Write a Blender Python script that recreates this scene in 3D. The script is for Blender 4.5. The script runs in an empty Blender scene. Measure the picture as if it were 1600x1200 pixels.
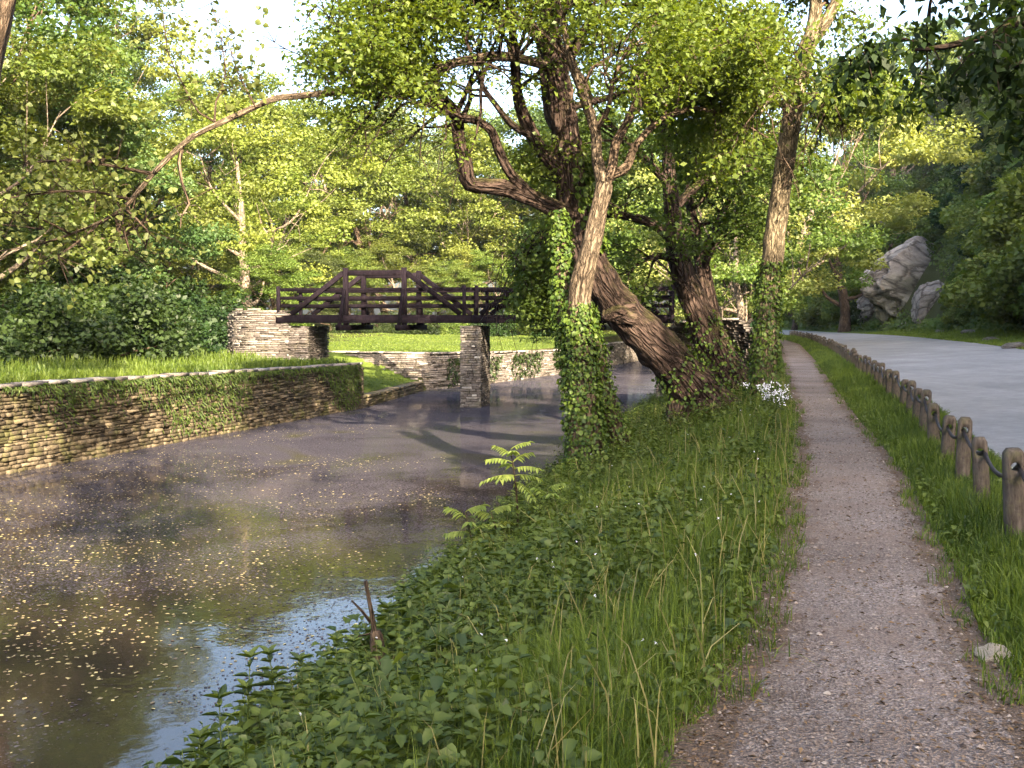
import bpy, math, random
import numpy as np
from mathutils import Vector, noise as mnoise

SC = bpy.context.scene
COL = SC.collection
RNG = np.random.default_rng(11)
random.seed(5)

# ------------------------------------------------------------------ camera, sky, sun, exposure
EYE = 1.65
PITCH = math.radians(3.536)
FPX = 1570.0
cam = bpy.data.objects.new("camera", bpy.data.cameras.new("camera"))
COL.objects.link(cam)
cam.location = (0, 0, EYE)
cam.rotation_euler = (math.radians(90) - PITCH, 0, 0)
cam.data.sensor_width = 36.0
cam.data.lens = 36.0 * FPX / 1600.0
cam.data.clip_start = 0.05
cam.data.clip_end = 3000
SC.camera = cam

SUN = Vector((0.36, -0.933, 0)).normalized()
SUN_EL = math.radians(25.0)
SUNV = Vector((SUN.x * math.cos(SUN_EL), SUN.y * math.cos(SUN_EL), math.sin(SUN_EL)))
world = bpy.data.worlds.new("World")
SC.world = world
world.use_nodes = True
wn = world.node_tree.nodes
sky = wn.new("ShaderNodeTexSky")
sky.sky_type = 'NISHITA'
sky.sun_disc = False
sky.sun_elevation = SUN_EL
sky.sun_rotation = math.atan2(SUN.x, SUN.y)
sky.air_density = 1.0
sky.dust_density = 6.0
sky.ozone_density = 1.0
wn["Background"].inputs[1].default_value = 0.15
world.node_tree.links.new(sky.outputs[0], wn["Background"].inputs[0])
sun = bpy.data.objects.new("sun", bpy.data.lights.new("sun", 'SUN'))
COL.objects.link(sun)
sun.data.energy = 5.0
sun.data.angle = math.radians(0.5)
sun.data.color = (1.0, 0.84, 0.60)
sun.rotation_euler = SUNV.to_track_quat('Z', 'Y').to_euler()
SC.view_settings.view_transform = 'Standard'
SC.view_settings.look = 'None'
SC.view_settings.exposure = 2.7
SC.view_settings.gamma = 1.0
SC.cycles.max_bounces = 6
SC.cycles.transparent_max_bounces = 4
SC.cycles.diffuse_bounces = 3
SC.cycles.caustics_reflective = False
SC.cycles.caustics_refractive = False

# ------------------------------------------------------------------ photograph pixel -> place (a modelling aid: where things stand)
CP, SP = math.cos(PITCH), math.sin(PITCH)
def P(px, py, Y):
    u, v = (px - 800) / FPX, (600 - py) / FPX
    dy, dz = CP + v * SP, -SP + v * CP
    t = Y / dy
    return np.array((u * t, Y, EYE + dz * t))
def G(px, py, z=0.0):
    u, v = (px - 800) / FPX, (600 - py) / FPX
    dy, dz = CP + v * SP, -SP + v * CP
    t = (z - EYE) / dz
    return np.array((u * t, dy * t, z))

# ------------------------------------------------------------------ mesh helpers
def tag(o, label=None, cat=None, group=None, kind=None):
    if label: o["label"] = label
    if cat: o["category"] = cat
    if group: o["group"] = group
    if kind: o["kind"] = kind
    return o

def mesh_np(name, V, faces, mat=None, parent=None, tint=None, smooth=False, loc=None):
    """V (N,3); faces: list of (M,k) index arrays; tint: per-face float in the same order."""
    me = bpy.data.meshes.new(name)
    V = np.asarray(V, dtype=np.float32)
    faces = [np.asarray(f, dtype=np.int32) for f in faces if len(f)]
    me.vertices.add(len(V))
    me.vertices.foreach_set("co", V.ravel())
    idx = np.concatenate([f.ravel() for f in faces])
    cnt = np.concatenate([np.full(len(f), f.shape[1], dtype=np.int32) for f in faces])
    start = np.concatenate(([0], np.cumsum(cnt)[:-1])).astype(np.int32)
    me.loops.add(len(idx))
    me.loops.foreach_set("vertex_index", idx)
    me.polygons.add(len(cnt))
    me.polygons.foreach_set("loop_start", start)
    me.polygons.foreach_set("loop_total", cnt)
    if smooth:
        me.polygons.foreach_set("use_smooth", np.ones(len(cnt), dtype=bool))
    if tint is not None:
        a = me.attributes.new("tint", 'FLOAT', 'FACE')
        a.data.foreach_set("value", np.asarray(tint, dtype=np.float32))
    me.update(calc_edges=True)
    me.validate()
    o = bpy.data.objects.new(name, me)
    COL.objects.link(o)
    if mat: me.materials.append(mat)
    if parent is not None: o.parent = parent
    if loc is not None: o.location = loc
    return o

class Geo:
    """collects pieces into one mesh"""
    def __init__(s):
        s.V, s.F, s.T, s.n, s.U = [], {}, {}, 0, []
    def add(s, V, faces, tint=None, along=None):
        if along is not None: s.U.append((s.n, along))
        V = np.asarray(V, dtype=np.float32).reshape(-1, 3)
        for f in faces:
            f = np.asarray(f, dtype=np.int64)
            if f.size == 0: continue
            k = f.shape[1]
            s.F.setdefault(k, []).append(f + s.n)
            t = np.full(len(f), 0.5) if tint is None else (np.full(len(f), tint) if np.isscalar(tint) else np.asarray(tint))
            s.T.setdefault(k, []).append(t)
        s.V.append(V); s.n += len(V)
    def build(s, name, mat, parent=None, smooth=False):
        fs = [np.concatenate(s.F[k]) for k in s.F]
        ts = np.concatenate([np.concatenate(s.T[k]) for k in s.F])
        o = mesh_np(name, np.concatenate(s.V), fs, mat, parent, ts, smooth)
        if s.U:
            U = np.zeros((s.n, 3), dtype=np.float32)
            for k, u in s.U: U[k:k + len(u)] = u
            if len(o.data.vertices) == s.n:
                a = o.data.attributes.new("along", 'FLOAT_VECTOR', 'POINT'); a.data.foreach_set("vector", U.ravel())
        return o

def empty(name, loc=(0, 0, 0)):
    o = bpy.data.objects.new(name, None)
    COL.objects.link(o)
    o.empty_display_size = 0.3
    o.location = loc
    return o

def box_between(g, a, b, w, h, up=(0, 0, 1), tint=None, ext=0.0):
    """timber from a to b; w across, h along up"""
    a, b = np.asarray(a, float), np.asarray(b, float)
    d = b - a; L = np.linalg.norm(d); d /= L
    a = a - d * ext; b = b + d * ext
    up = np.asarray(up, float)
    s = np.cross(d, up); s /= np.linalg.norm(s)
    u = np.cross(s, d)
    c = 0.012
    prof = [(-w/2 + c, -h/2), (w/2 - c, -h/2), (w/2, -h/2 + c), (w/2, h/2 - c), (w/2 - c, h/2), (-w/2 + c, h/2), (-w/2, h/2 - c), (-w/2, -h/2 + c)]
    V = [p + s * x + u * y for p in (a, b) for x, y in prof]
    n = 8
    q = [(i, (i + 1) % n, n + (i + 1) % n, n + i) for i in range(n)]
    g.add(V, [np.array(q), np.array([list(range(n))[::-1], list(range(n, 2 * n))])], tint)

def resample(pts, rad, step):
    """Catmull-Rom through pts"""
    pts = np.asarray(pts, float); rad = np.asarray(rad, float)
    if len(pts) < 2: return pts, rad
    P0 = np.vstack([2 * pts[0] - pts[1], pts, 2 * pts[-1] - pts[-2]])
    out, ro = [], []
    for i in range(len(pts) - 1):
        p0, p1, p2, p3 = P0[i:i + 4]
        n = max(1, int(np.linalg.norm(p2 - p1) / step))
        for k in range(n):
            t = k / n
            out.append(0.5 * ((2 * p1) + (-p0 + p2) * t + (2 * p0 - 5 * p1 + 4 * p2 - p3) * t * t + (-p0 + 3 * p1 - 3 * p2 + p3) * t ** 3))
            ro.append(rad[i] * (1 - t) + rad[i + 1] * t)
    out.append(pts[-1]); ro.append(rad[-1])
    return np.array(out), np.array(ro)

def tube(g, pts, rad, seg=8, lump=0.0, tint=None, cap=True, seed=0.0, ridge=0.0):
    pts = np.asarray(pts, float); rad = np.asarray(rad, float)
    n = len(pts)
    T = np.gradient(pts, axis=0)
    T /= np.linalg.norm(T, axis=1)[:, None] + 1e-9
    ref = np.array((0, 0, 1.0)) if abs(T[0][2]) < 0.9 else np.array((1.0, 0, 0))
    A = np.zeros_like(pts); B = np.zeros_like(pts)
    a = np.cross(T[0], ref); a /= np.linalg.norm(a)
    for i in range(n):
        a = a - T[i] * np.dot(a, T[i]); a /= np.linalg.norm(a) + 1e-9
        A[i] = a; B[i] = np.cross(T[i], a)
    ang = np.arange(seg) * 2 * math.pi / seg
    R = np.repeat(rad[:, None], seg, 1)
    if lump:
        for i in range(n):
            for j in range(seg):
                q = Vector((math.cos(ang[j]) * 1.3 + seed, math.sin(ang[j]) * 1.3, i * 0.22))
                q2 = Vector((math.cos(ang[j]) * 3.1 + seed, math.sin(ang[j]) * 3.1, i * 0.35 + 9))
                R[i, j] *= 1 + lump * mnoise.noise(q) * 1.6 + lump * 0.6 * mnoise.noise(q2)
                if ridge:
                    ds = i * np.linalg.norm(pts[1] - pts[0])
                    q3 = Vector((math.cos(ang[j]) * 4.2 + seed, math.sin(ang[j]) * 4.2, ds * 1.1)); q4 = Vector((math.cos(ang[j]) * 9 + seed, math.sin(ang[j]) * 9, ds * 2.6))
                    R[i, j] *= 1 + ridge * (0.35 - abs(mnoise.noise(q3)) * 1.6) + ridge * .5 * (0.3 - abs(mnoise.noise(q4)) * 1.5)
    V = pts[:, None, :] + A[:, None, :] * (np.cos(ang)[None, :, None] * R[:, :, None]) + B[:, None, :] * (np.sin(ang)[None, :, None] * R[:, :, None])
    i = np.arange(n - 1)[:, None] * seg; j = np.arange(seg)[None, :]; j2 = (j + 1) % seg
    q = np.stack([i + j, i + j2, i + seg + j2, i + seg + j], -1).reshape(-1, 4)
    fs = [q]
    if cap:
        fs.append(np.array([np.arange(seg)[::-1], np.arange(seg) + (n - 1) * seg]))
    sl = np.concatenate(([0], np.cumsum(np.linalg.norm(np.diff(pts, axis=0), axis=1)))) + seed * 3.7
    rm = np.maximum(rad, .02)
    U = np.stack([np.cos(ang)[None] * rm[:, None], np.sin(ang)[None] * rm[:, None], np.repeat(sl[:, None], seg, 1)], -1).reshape(-1, 3)
    g.add(V.reshape(-1, 3), fs, tint, along=U)

def norm(a): return a / (np.linalg.norm(a, axis=-1, keepdims=True) + 1e-9)

def leaf4(C, D, N, S, W=0.32, fold=0.12, rng=RNG):
    """rhombus leaves: base C, axis D, normal N, size S -> V, quads"""
    D = norm(D); side = norm(np.cross(D, N)); N = np.cross(side, D)
    S = np.asarray(S)[:, None] if np.ndim(S) else S
    m = C + D * S * 0.48
    V = np.stack([C, m + side * S * W + N * S * fold, C + D * S - N * S * fold, m - side * S * W + N * S * fold], 1)
    f = np.arange(len(C) * 4).reshape(-1, 4)
    return V.reshape(-1, 3), f

def leaf6(C, D, N, S, W=0.3, fold=0.1, droop=0.18):
    D = norm(D); side = norm(np.cross(D, N)); N = np.cross(side, D)
    S = np.asarray(S)[:, None] if np.ndim(S) else S
    a = C + D * S * 0.3; b = C + D * S * 0.68 - N * S * droop * 0.4; t = C + D * S - N * S * droop
    V = np.stack([C, a + side * S * W + N * S * fold, b + side * S * W * 0.78 + N * S * fold * .6, t,
                  b - side * S * W * 0.78 + N * S * fold * .6, a - side * S * W + N * S * fold], 1)
    k = np.arange(len(C))[:, None] * 6
    f = np.concatenate([k + np.array([[0, 1, 2, 3]]), k + np.array([[0, 3, 4, 5]])])
    return V.reshape(-1, 3), f

def rand_unit(n, rng=RNG):
    return norm(rng.normal(size=(n, 3)))

def add_leaves6(g, C, D, N, S, W=0.3, droop=0.18, tint=None, rng=RNG):
    V, f = leaf6(C, D, N, S, W=W, droop=droop)
    t = rng.random(len(C)) if tint is None else tint
    g.add(V, [f], np.concatenate([t, t]))

def add_leaves4(g, C, D, N, S, W=0.32, tint=None, rng=RNG):
    V, f = leaf4(C, D, N, S, W)
    g.add(V, [f], rng.random(len(C)) if tint is None else tint)

# ------------------------------------------------------------------ materials
def nmat(name):
    m = bpy.data.materials.new(name); m.use_nodes = True
    nt = m.node_tree; nt.nodes.clear()
    out = nt.nodes.new("ShaderNodeOutputMaterial")
    return m, nt, out
def N(nt, kind, **kw):
    n = nt.nodes.new(kind)
    for k, v in kw.items():
        if k.startswith("i_"):
            key = k[2:].replace("_", " ")
            n.inputs[key].default_value = v
        else: setattr(n, k, v)
    return n
def L(nt, a, b): nt.links.new(a, b)
def ramp(nt, fac, stops):
    r = nt.nodes.new("ShaderNodeValToRGB")
    e = r.color_ramp.elements
    while len(e) < len(stops): e.new(0.5)
    for el, (p, c) in zip(e, stops):
        el.position = p; el.color = (c[0], c[1], c[2], 1) if len(c) == 3 else c
    if fac is not None: L(nt, fac, r.inputs[0])
    return r
def mixrgb(nt, fac, a, b, mode='MIX'):
    m = nt.nodes.new("ShaderNodeMixRGB"); m.blend_type = mode
    for sock, v in ((m.inputs[0], fac), (m.inputs[1], a), (m.inputs[2], b)):
        if hasattr(v, "is_output") or isinstance(v, bpy.types.NodeSocket): L(nt, v, sock)
        elif isinstance(v, (int, float)): sock.default_value = v
        else: sock.default_value = (v[0], v[1], v[2], 1)
    return m.outputs[0]

def leaf_mat(name, c1, c2, trans=0.45, gloss=0.022, objvar=0.25, tcol=(1.25, 1.15, 0.35), rough=0.55):
    m, nt, out = nmat(name)
    at = N(nt, "ShaderNodeAttribute", attribute_name="tint")
    r = ramp(nt, at.outputs["Fac"], [(0.0, c1), (1.0, c2)])
    oi = N(nt, "ShaderNodeObjectInfo")
    mr = N(nt, "ShaderNodeMapRange"); mr.inputs[3].default_value = 1 - objvar; mr.inputs[4].default_value = 1 + objvar
    L(nt, oi.outputs["Random"], mr.inputs[0])
    hs = N(nt, "ShaderNodeHueSaturation")
    L(nt, r.outputs[0], hs.inputs["Color"]); L(nt, mr.outputs[0], hs.inputs["Value"])
    mr2 = N(nt, "ShaderNodeMapRange"); mr2.inputs[3].default_value = 0.5 - objvar * 0.06; mr2.inputs[4].default_value = 0.5 + objvar * 0.12
    mul = N(nt, "ShaderNodeMath", operation='MULTIPLY'); mul.inputs[1].default_value = 7.31
    fr = N(nt, "ShaderNodeMath", operation='FRACT')
    L(nt, oi.outputs["Random"], mul.inputs[0]); L(nt, mul.outputs[0], fr.inputs[0]); L(nt, fr.outputs[0], mr2.inputs[0])
    L(nt, mr2.outputs[0], hs.inputs["Hue"])
    d = N(nt, "ShaderNodeBsdfDiffuse"); L(nt, hs.outputs[0], d.inputs[0])
    t = N(nt, "ShaderNodeBsdfTranslucent")
    tc = mixrgb(nt, 1.0, hs.outputs[0], tcol, 'MULTIPLY'); L(nt, tc, t.inputs[0])
    gl = N(nt, "ShaderNodeBsdfGlossy"); gl.inputs["Roughness"].default_value = rough
    m1 = N(nt, "ShaderNodeMixShader"); m1.inputs[0].default_value = trans
    L(nt, d.outputs[0], m1.inputs[1]); L(nt, t.outputs[0], m1.inputs[2])
    m2 = N(nt, "ShaderNodeMixShader"); m2.inputs[0].default_value = gloss
    L(nt, m1.outputs[0], m2.inputs[1]); L(nt, gl.outputs[0], m2.inputs[2])
    L(nt, m2.outputs[0], out.inputs[0])
    return m

def principled(nt, out, rough=0.9, spec=0.3):
    b = N(nt, "ShaderNodeBsdfPrincipled")
    b.inputs["Roughness"].default_value = rough
    b.inputs["Specular IOR Level"].default_value = spec
    L(nt, b.outputs[0], out.inputs[0])
    return b
def bump(nt, h, b, strength=0.5, dist=0.02):
    n = N(nt, "ShaderNodeBump"); n.inputs["Strength"].default_value = strength; n.inputs["Distance"].default_value = dist
    L(nt, h, n.inputs["Height"]); L(nt, n.outputs[0], b.inputs["Normal"])
def tex_noise(nt, scale, detail=4, rough=0.6, vec=None, dist=0.0):
    n = N(nt, "ShaderNodeTexNoise"); n.inputs["Scale"].default_value = scale
    n.inputs["Detail"].default_value = detail; n.inputs["Roughness"].default_value = rough
    n.inputs["Distortion"].default_value = dist
    if vec is not None: L(nt, vec, n.inputs["Vector"])
    return n
def obj_coord(nt, scale=(1, 1, 1)):
    tc = N(nt, "ShaderNodeTexCoord"); mp = N(nt, "ShaderNodeMapping")
    mp.inputs["Scale"].default_value = scale
    L(nt, tc.outputs["Object"], mp.inputs[0])
    return mp.outputs[0]

def bark_mat(name, c_dark, c_light, moss=0.0, scale=6.0, zstretch=0.22, depth=0.06):
    m, nt, out = nmat(name)
    b = principled(nt, out, 0.95, 0.1)
    at = N(nt, "ShaderNodeAttribute", attribute_name="along")
    mp = N(nt, "ShaderNodeMapping"); mp.inputs["Scale"].default_value = (1, 1, zstretch); L(nt, at.outputs["Vector"], mp.inputs[0])
    v = mp.outputs[0]
    n1 = tex_noise(nt, scale * 2.4, 8, 0.68, v, 0.5)
    vo = N(nt, "ShaderNodeTexVoronoi"); vo.feature = 'DISTANCE_TO_EDGE'; vo.inputs["Scale"].default_value = scale * 1.5
    wv = mixrgb(nt, 0.12, v, tex_noise(nt, scale * 1.5, 3, 0.6, v).outputs["Color"], 'ADD'); L(nt, wv, vo.inputs["Vector"])
    crack = ramp(nt, vo.outputs["Distance"], [(0.0, (0.25, 0.25, 0.25)), (0.22, (1, 1, 1))]).outputs[0]
    n2 = tex_noise(nt, 0.9, 5, 0.65, obj_coord(nt))
    c = ramp(nt, n1.outputs[0], [(0.32, c_dark), (0.68, c_light)]).outputs[0]
    c = mixrgb(nt, 0.8, c, crack, 'MULTIPLY')
    f = ramp(nt, n2.outputs[0], [(0.35, (0.55, 0.52, 0.5)), (0.7, (1.35, 1.32, 1.3))]).outputs[0]
    c = mixrgb(nt, 1.0, c, f, 'MULTIPLY')
    if moss:
        gm = N(nt, "ShaderNodeNewGeometry"); sx = N(nt, "ShaderNodeSeparateXYZ"); L(nt, gm.outputs["Normal"], sx.inputs[0])
        n3 = tex_noise(nt, 1.6, 6, 0.75, obj_coord(nt))
        ad = N(nt, "ShaderNodeMath", operation='MULTIPLY_ADD'); ad.inputs[1].default_value = 0.22
        L(nt, sx.outputs["Z"], ad.inputs[0]); L(nt, n3.outputs[0], ad.inputs[2])
        mk = ramp(nt, ad.outputs[0], [(0.56, (0, 0, 0)), (0.76, (moss, moss, moss))])
        c = mixrgb(nt, mk.outputs[0], c, (0.06, 0.062, 0.015))
    L(nt, c, b.inputs["Base Color"])
    ad2 = N(nt, "ShaderNodeMath", operation='MULTIPLY_ADD'); ad2.inputs[1].default_value = 0.6
    sc_ = N(nt, "ShaderNodeSeparateColor"); L(nt, crack, sc_.inputs[0])
    L(nt, n1.outputs[0], ad2.inputs[0]); L(nt, sc_.outputs[0], ad2.inputs[2])
    bump(nt, ad2.outputs[0], b, 1.0, depth)
    return m

M = {}
M['leaf_sun'] = leaf_mat("leaf_yellow_green", (0.085, 0.125, 0.02), (0.175, 0.205, 0.04))
M['leaf_mid'] = leaf_mat("leaf_mid_green", (0.05, 0.088, 0.016), (0.11, 0.15, 0.028))
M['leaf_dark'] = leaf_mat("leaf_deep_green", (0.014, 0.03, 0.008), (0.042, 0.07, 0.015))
M['hill_light'] = leaf_mat('hill_leaf_light', (0.075, 0.115, 0.018), (0.18, 0.205, 0.042))
M['hill_mid'] = leaf_mat('hill_leaf_mid', (0.05, 0.085, 0.016), (0.135, 0.17, 0.032))
M['leaf_thick'] = leaf_mat('leaf_thicket', (0.015, 0.032, 0.007), (0.05, 0.08, 0.014))  # leaf colour kept dark in place of tree shade on the left thicket
M['leaf_pale'] = leaf_mat("leaf_pale_green", (0.14, 0.17, 0.045), (0.26, 0.28, 0.085))
M['leaf_blue'] = leaf_mat("leaf_grey_green", (0.055, 0.09, 0.025), (0.12, 0.155, 0.045))
M['leaf_canopy'] = leaf_mat("leaf_canopy", (0.05, 0.093, 0.013), (0.15, 0.19, 0.026), trans=.5, objvar=0.0)
M['leaf_syc'] = leaf_mat("leaf_broad_pale", (0.08, 0.11, 0.03), (0.19, 0.205, 0.06), objvar=0.0)
M['ivy'] = leaf_mat("leaf_ivy", (0.022, 0.05, 0.007), (0.085, 0.125, 0.016), trans=0.3, gloss=0.02, objvar=0.0)
M['grass'] = leaf_mat("grass_blade", (0.028, 0.056, 0.006), (0.115, 0.16, 0.018), trans=0.35, objvar=0.0)
M['weed'] = leaf_mat("weed_leaf", (0.021, 0.042, 0.005), (0.095, 0.128, 0.013), trans=0.3, gloss=0.035, objvar=0.0)
M['sapling'] = leaf_mat("sapling_leaf", (0.13, 0.19, 0.035), (0.22, 0.27, 0.06), objvar=0.1)
M['dry'] = leaf_mat("dry_stem", (0.12, 0.11, 0.04), (0.22, 0.2, 0.08), trans=0.2, objvar=0.0)
M['under'] = leaf_mat("undergrowth_leaf", (0.05, 0.088, 0.02), (0.15, 0.185, 0.045), objvar=0.0)
M['bark_dark'] = bark_mat("bark_dark", (0.022, 0.015, 0.014), (0.11, 0.078, 0.064), moss=0.55, depth=0.10)
M['bark_grey'] = bark_mat("bark_grey", (0.055, 0.042, 0.03), (0.25, 0.195, 0.14), scale=9, depth=0.06)
M['bark_tan'] = bark_mat('bark_tan', (0.10, 0.082, 0.055), (0.36, 0.295, 0.20), scale=10, depth=0.05)
M['bark_pale'] = bark_mat("bark_pale", (0.11, 0.085, 0.065), (0.32, 0.27, 0.21), scale=4, zstretch=0.5, depth=0.02)
M['bark_brown'] = bark_mat("bark_brown", (0.05, 0.035, 0.025), (0.19, 0.14, 0.10))

# asphalt
m, nt, out = nmat("asphalt"); b = principled(nt, out, 0.85, 0.3)
v = obj_coord(nt)
n1 = tex_noise(nt, 70, 4, 0.8, v); n2 = tex_noise(nt, 0.35, 5, 0.6, v); n3 = tex_noise(nt, 4, 7, 0.8, v)
c = ramp(nt, n1.outputs[0], [(0.3, (0.12, 0.118, 0.118)), (0.7, (0.25, 0.243, 0.243))]).outputs[0]
c = mixrgb(nt, 1.0, c, ramp(nt, n2.outputs[0], [(0.35, (0.82, 0.82, 0.82)), (0.65, (1.1, 1.1, 1.1))]).outputs[0], 'MULTIPLY')
c = mixrgb(nt, 1.0, c, ramp(nt, n3.outputs[0], [(0.3, (0.74, 0.74, 0.75)), (0.7, (1.16, 1.15, 1.15))]).outputs[0], 'MULTIPLY')
n5 = tex_noise(nt, 1.0, 5, .6, obj_coord(nt, (1.6, .12, 1)))
c = mixrgb(nt, 1.0, c, ramp(nt, n5.outputs[0], [(0.3, (.84, .84, .85)), (0.7, (1.1, 1.1, 1.09))]).outputs[0], 'MULTIPLY')
L(nt, c, b.inputs["Base Color"]); bump(nt, n1.outputs[0], b, 0.5, 0.006)
M['asphalt'] = m

# gravel path
m, nt, out = nmat("gravel_path"); b = principled(nt, out, 0.95, 0.15)
v = obj_coord(nt)
vo = N(nt, "ShaderNodeTexVoronoi"); vo.inputs["Scale"].default_value = 78; L(nt, v, vo.inputs["Vector"])
vo2 = N(nt, "ShaderNodeTexVoronoi"); vo2.inputs["Scale"].default_value = 130; L(nt, v, vo2.inputs["Vector"])
sp = N(nt, "ShaderNodeSeparateColor"); L(nt, vo.outputs["Color"], sp.inputs[0])
c = ramp(nt, sp.outputs[0], [(0.0, (0.075, 0.06, 0.055)), (0.4, (0.17, 0.142, 0.132)), (0.8, (0.29, 0.25, 0.235)), (1.0, (0.50, 0.45, 0.42))]).outputs[0]
sp2 = N(nt, "ShaderNodeSeparateColor"); L(nt, vo2.outputs["Color"], sp2.inputs[0])
c2 = ramp(nt, sp2.outputs[1], [(0.0, (0.07, 0.053, 0.047)), (0.6, (0.185, 0.155, 0.145)), (1.0, (0.38, 0.33, 0.31))]).outputs[0]
c = mixrgb(nt, 0.5, c, c2)
n2 = tex_noise(nt, 1.4, 6, 0.65, v)
c = mixrgb(nt, ramp(nt, n2.outputs[0], [(0.42, (0, 0, 0)), (0.62, (0.75, 0.75, 0.75))]).outputs[0], c, (0.14, 0.105, 0.088))
n4 = tex_noise(nt, 0.7, 4, 0.6, v)
c = mixrgb(nt, 1.0, c, ramp(nt, n4.outputs[0], [(0.35, (0.66, 0.63, 0.60)), (0.65, (1.22, 1.22, 1.22))]).outputs[0], 'MULTIPLY')
at = N(nt, "ShaderNodeAttribute", attribute_name="tint")
n6 = tex_noise(nt, 5.0, 6, 0.75, v)
ma = N(nt, "ShaderNodeMath", operation='MULTIPLY_ADD'); ma.inputs[1].default_value = 0.42; L(nt, at.outputs["Fac"], ma.inputs[0]); L(nt, n6.outputs[0], ma.inputs[2])
c = mixrgb(nt, ramp(nt, ma.outputs[0], [(0.58, (0, 0, 0)), (0.80, (.85, .85, .85))]).outputs[0], c, mixrgb(nt, n2.outputs[0], (0.05, 0.034, 0.022), (0.15, 0.105, 0.075)))
L(nt, c, b.inputs["Base Color"])
n3 = tex_noise(nt, 22, 6, 0.75, v)
ad = N(nt, "ShaderNodeMath", operation='ADD'); L(nt, vo.outputs["Distance"], ad.inputs[0]); L(nt, n3.outputs[0], ad.inputs[1])
bump(nt, ad.outputs[0], b, 0.9, 0.02)
M['gravel'] = m

# soil / turf ground: turf colour, with bare soil in patches; the near bank and slope get their cover as real blades and leaves
m, nt, out = nmat("turf_ground"); b = principled(nt, out, 1.0, 0.05)
v = obj_coord(nt)
n1 = tex_noise(nt, 9, 6, 0.7, v); n2 = tex_noise(nt, 0.5, 4, 0.6, v)
n3 = tex_noise(nt, 60, 4, 0.7, v)
c = ramp(nt, n1.outputs[0], [(0.3, (0.05, 0.075, 0.016)), (0.7, (0.11, 0.155, 0.03))]).outputs[0]
c = mixrgb(nt, ramp(nt, n2.outputs[0], [(0.45, (0, 0, 0)), (0.7, (0.6, 0.6, 0.6))]).outputs[0], c, (0.13, 0.15, 0.035))
c = mixrgb(nt, 1.0, c, ramp(nt, n3.outputs[0], [(0.3, (0.7, 0.7, 0.7)), (0.7, (1.25, 1.25, 1.2))]).outputs[0], 'MULTIPLY')
at = N(nt, "ShaderNodeAttribute", attribute_name="tint")
c = mixrgb(nt, at.outputs["Fac"], c, mixrgb(nt, n1.outputs[0], (0.028, 0.022, 0.014), (0.06, 0.055, 0.025)))
L(nt, c, b.inputs["Base Color"]); bump(nt, n3.outputs[0], b, 1.0, 0.05)
M['ground'] = m

# stone
def stone_mat(name, stops, lichen=0.25):
    m, nt, out = nmat(name); b = principled(nt, out, 0.92, 0.15)
    at = N(nt, "ShaderNodeAttribute", attribute_name="tint")
    c = ramp(nt, at.outputs["Fac"], stops).outputs[0]
    v = obj_coord(nt)
    n1 = tex_noise(nt, 14, 6, 0.7, v); n2 = tex_noise(nt, 2.1, 5, 0.65, v)
    c = mixrgb(nt, 1.0, c, ramp(nt, n1.outputs[0], [(0.3, (0.6, 0.6, 0.6)), (0.7, (1.3, 1.3, 1.3))]).outputs[0], 'MULTIPLY')
    if lichen:
        c = mixrgb(nt, ramp(nt, n2.outputs[0], [(0.5, (0, 0, 0)), (0.68, (lichen, lichen, lichen))]).outputs[0], c, (0.085, 0.085, 0.03))
    L(nt, c, b.inputs["Base Color"]); bump(nt, n1.outputs[0], b, 0.8, 0.03)
    return m
M['stone_warm'] = stone_mat("drystone_warm", [(0.0, (0.04, 0.031, 0.022)), (0.5, (0.095, 0.074, 0.05)), (1.0, (0.20, 0.16, 0.11))], 0.85)
M['stone_grey'] = stone_mat("drystone_grey", [(0.0, (0.06, 0.05, 0.045)), (0.5, (0.15, 0.128, 0.115)), (0.85, (0.22, 0.195, 0.175)), (1.0, (0.42, 0.39, 0.36))], 0.3)
M['mortar'] = stone_mat("wall_core", [(0.0, (0.03, 0.025, 0.02)), (1.0, (0.06, 0.05, 0.04))], 0.2)
M['pale_stone'] = stone_mat('pale_stone', [(0.0, (0.30, 0.26, 0.215)), (1.0, (0.38, 0.33, 0.27))], 0.0)
# cliff rock
m, nt, out = nmat("cliff_rock"); b = principled(nt, out, 0.95, 0.15)
v = obj_coord(nt); vs = obj_coord(nt, (1, 1, 2.5))
n1 = tex_noise(nt, 1.1, 8, 0.72, vs, 0.8); n2 = tex_noise(nt, 0.35, 5, 0.6, v); n3 = tex_noise(nt, 5, 6, 0.7, v)
c = ramp(nt, n1.outputs[0], [(0.28, (0.09, 0.08, 0.075)), (0.5, (0.25, 0.225, 0.205)), (0.72, (0.43, 0.39, 0.355))]).outputs[0]
c = mixrgb(nt, ramp(nt, n2.outputs[0], [(0.52, (0, 0, 0)), (0.66, (0.7, 0.7, 0.7))]).outputs[0], c, (0.085, 0.085, 0.03))
c = mixrgb(nt, ramp(nt, n3.outputs[0], [(0.58, (0, 0, 0)), (0.7, (0.6, 0.6, 0.6))]).outputs[0], c, (0.24, 0.13, 0.07))
L(nt, c, b.inputs["Base Color"])
ad = N(nt, "ShaderNodeMath", operation='ADD'); L(nt, n1.outputs[0], ad.inputs[0]); L(nt, n3.outputs[0], ad.inputs[1])
vo = N(nt, "ShaderNodeTexVoronoi"); vo.feature = 'DISTANCE_TO_EDGE'; vo.inputs["Scale"].default_value = 1.5
L(nt, mixrgb(nt, 0.5, obj_coord(nt, (1, 1, 1.8)), n1.outputs["Color"], 'ADD'), vo.inputs["Vector"])
c = mixrgb(nt, 0.8, c, ramp(nt, vo.outputs["Distance"], [(0.0, (.25, .23, .22)), (0.07, (1, 1, 1))]).outputs[0], 'MULTIPLY')
L(nt, c, b.inputs["Base Color"])
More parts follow.
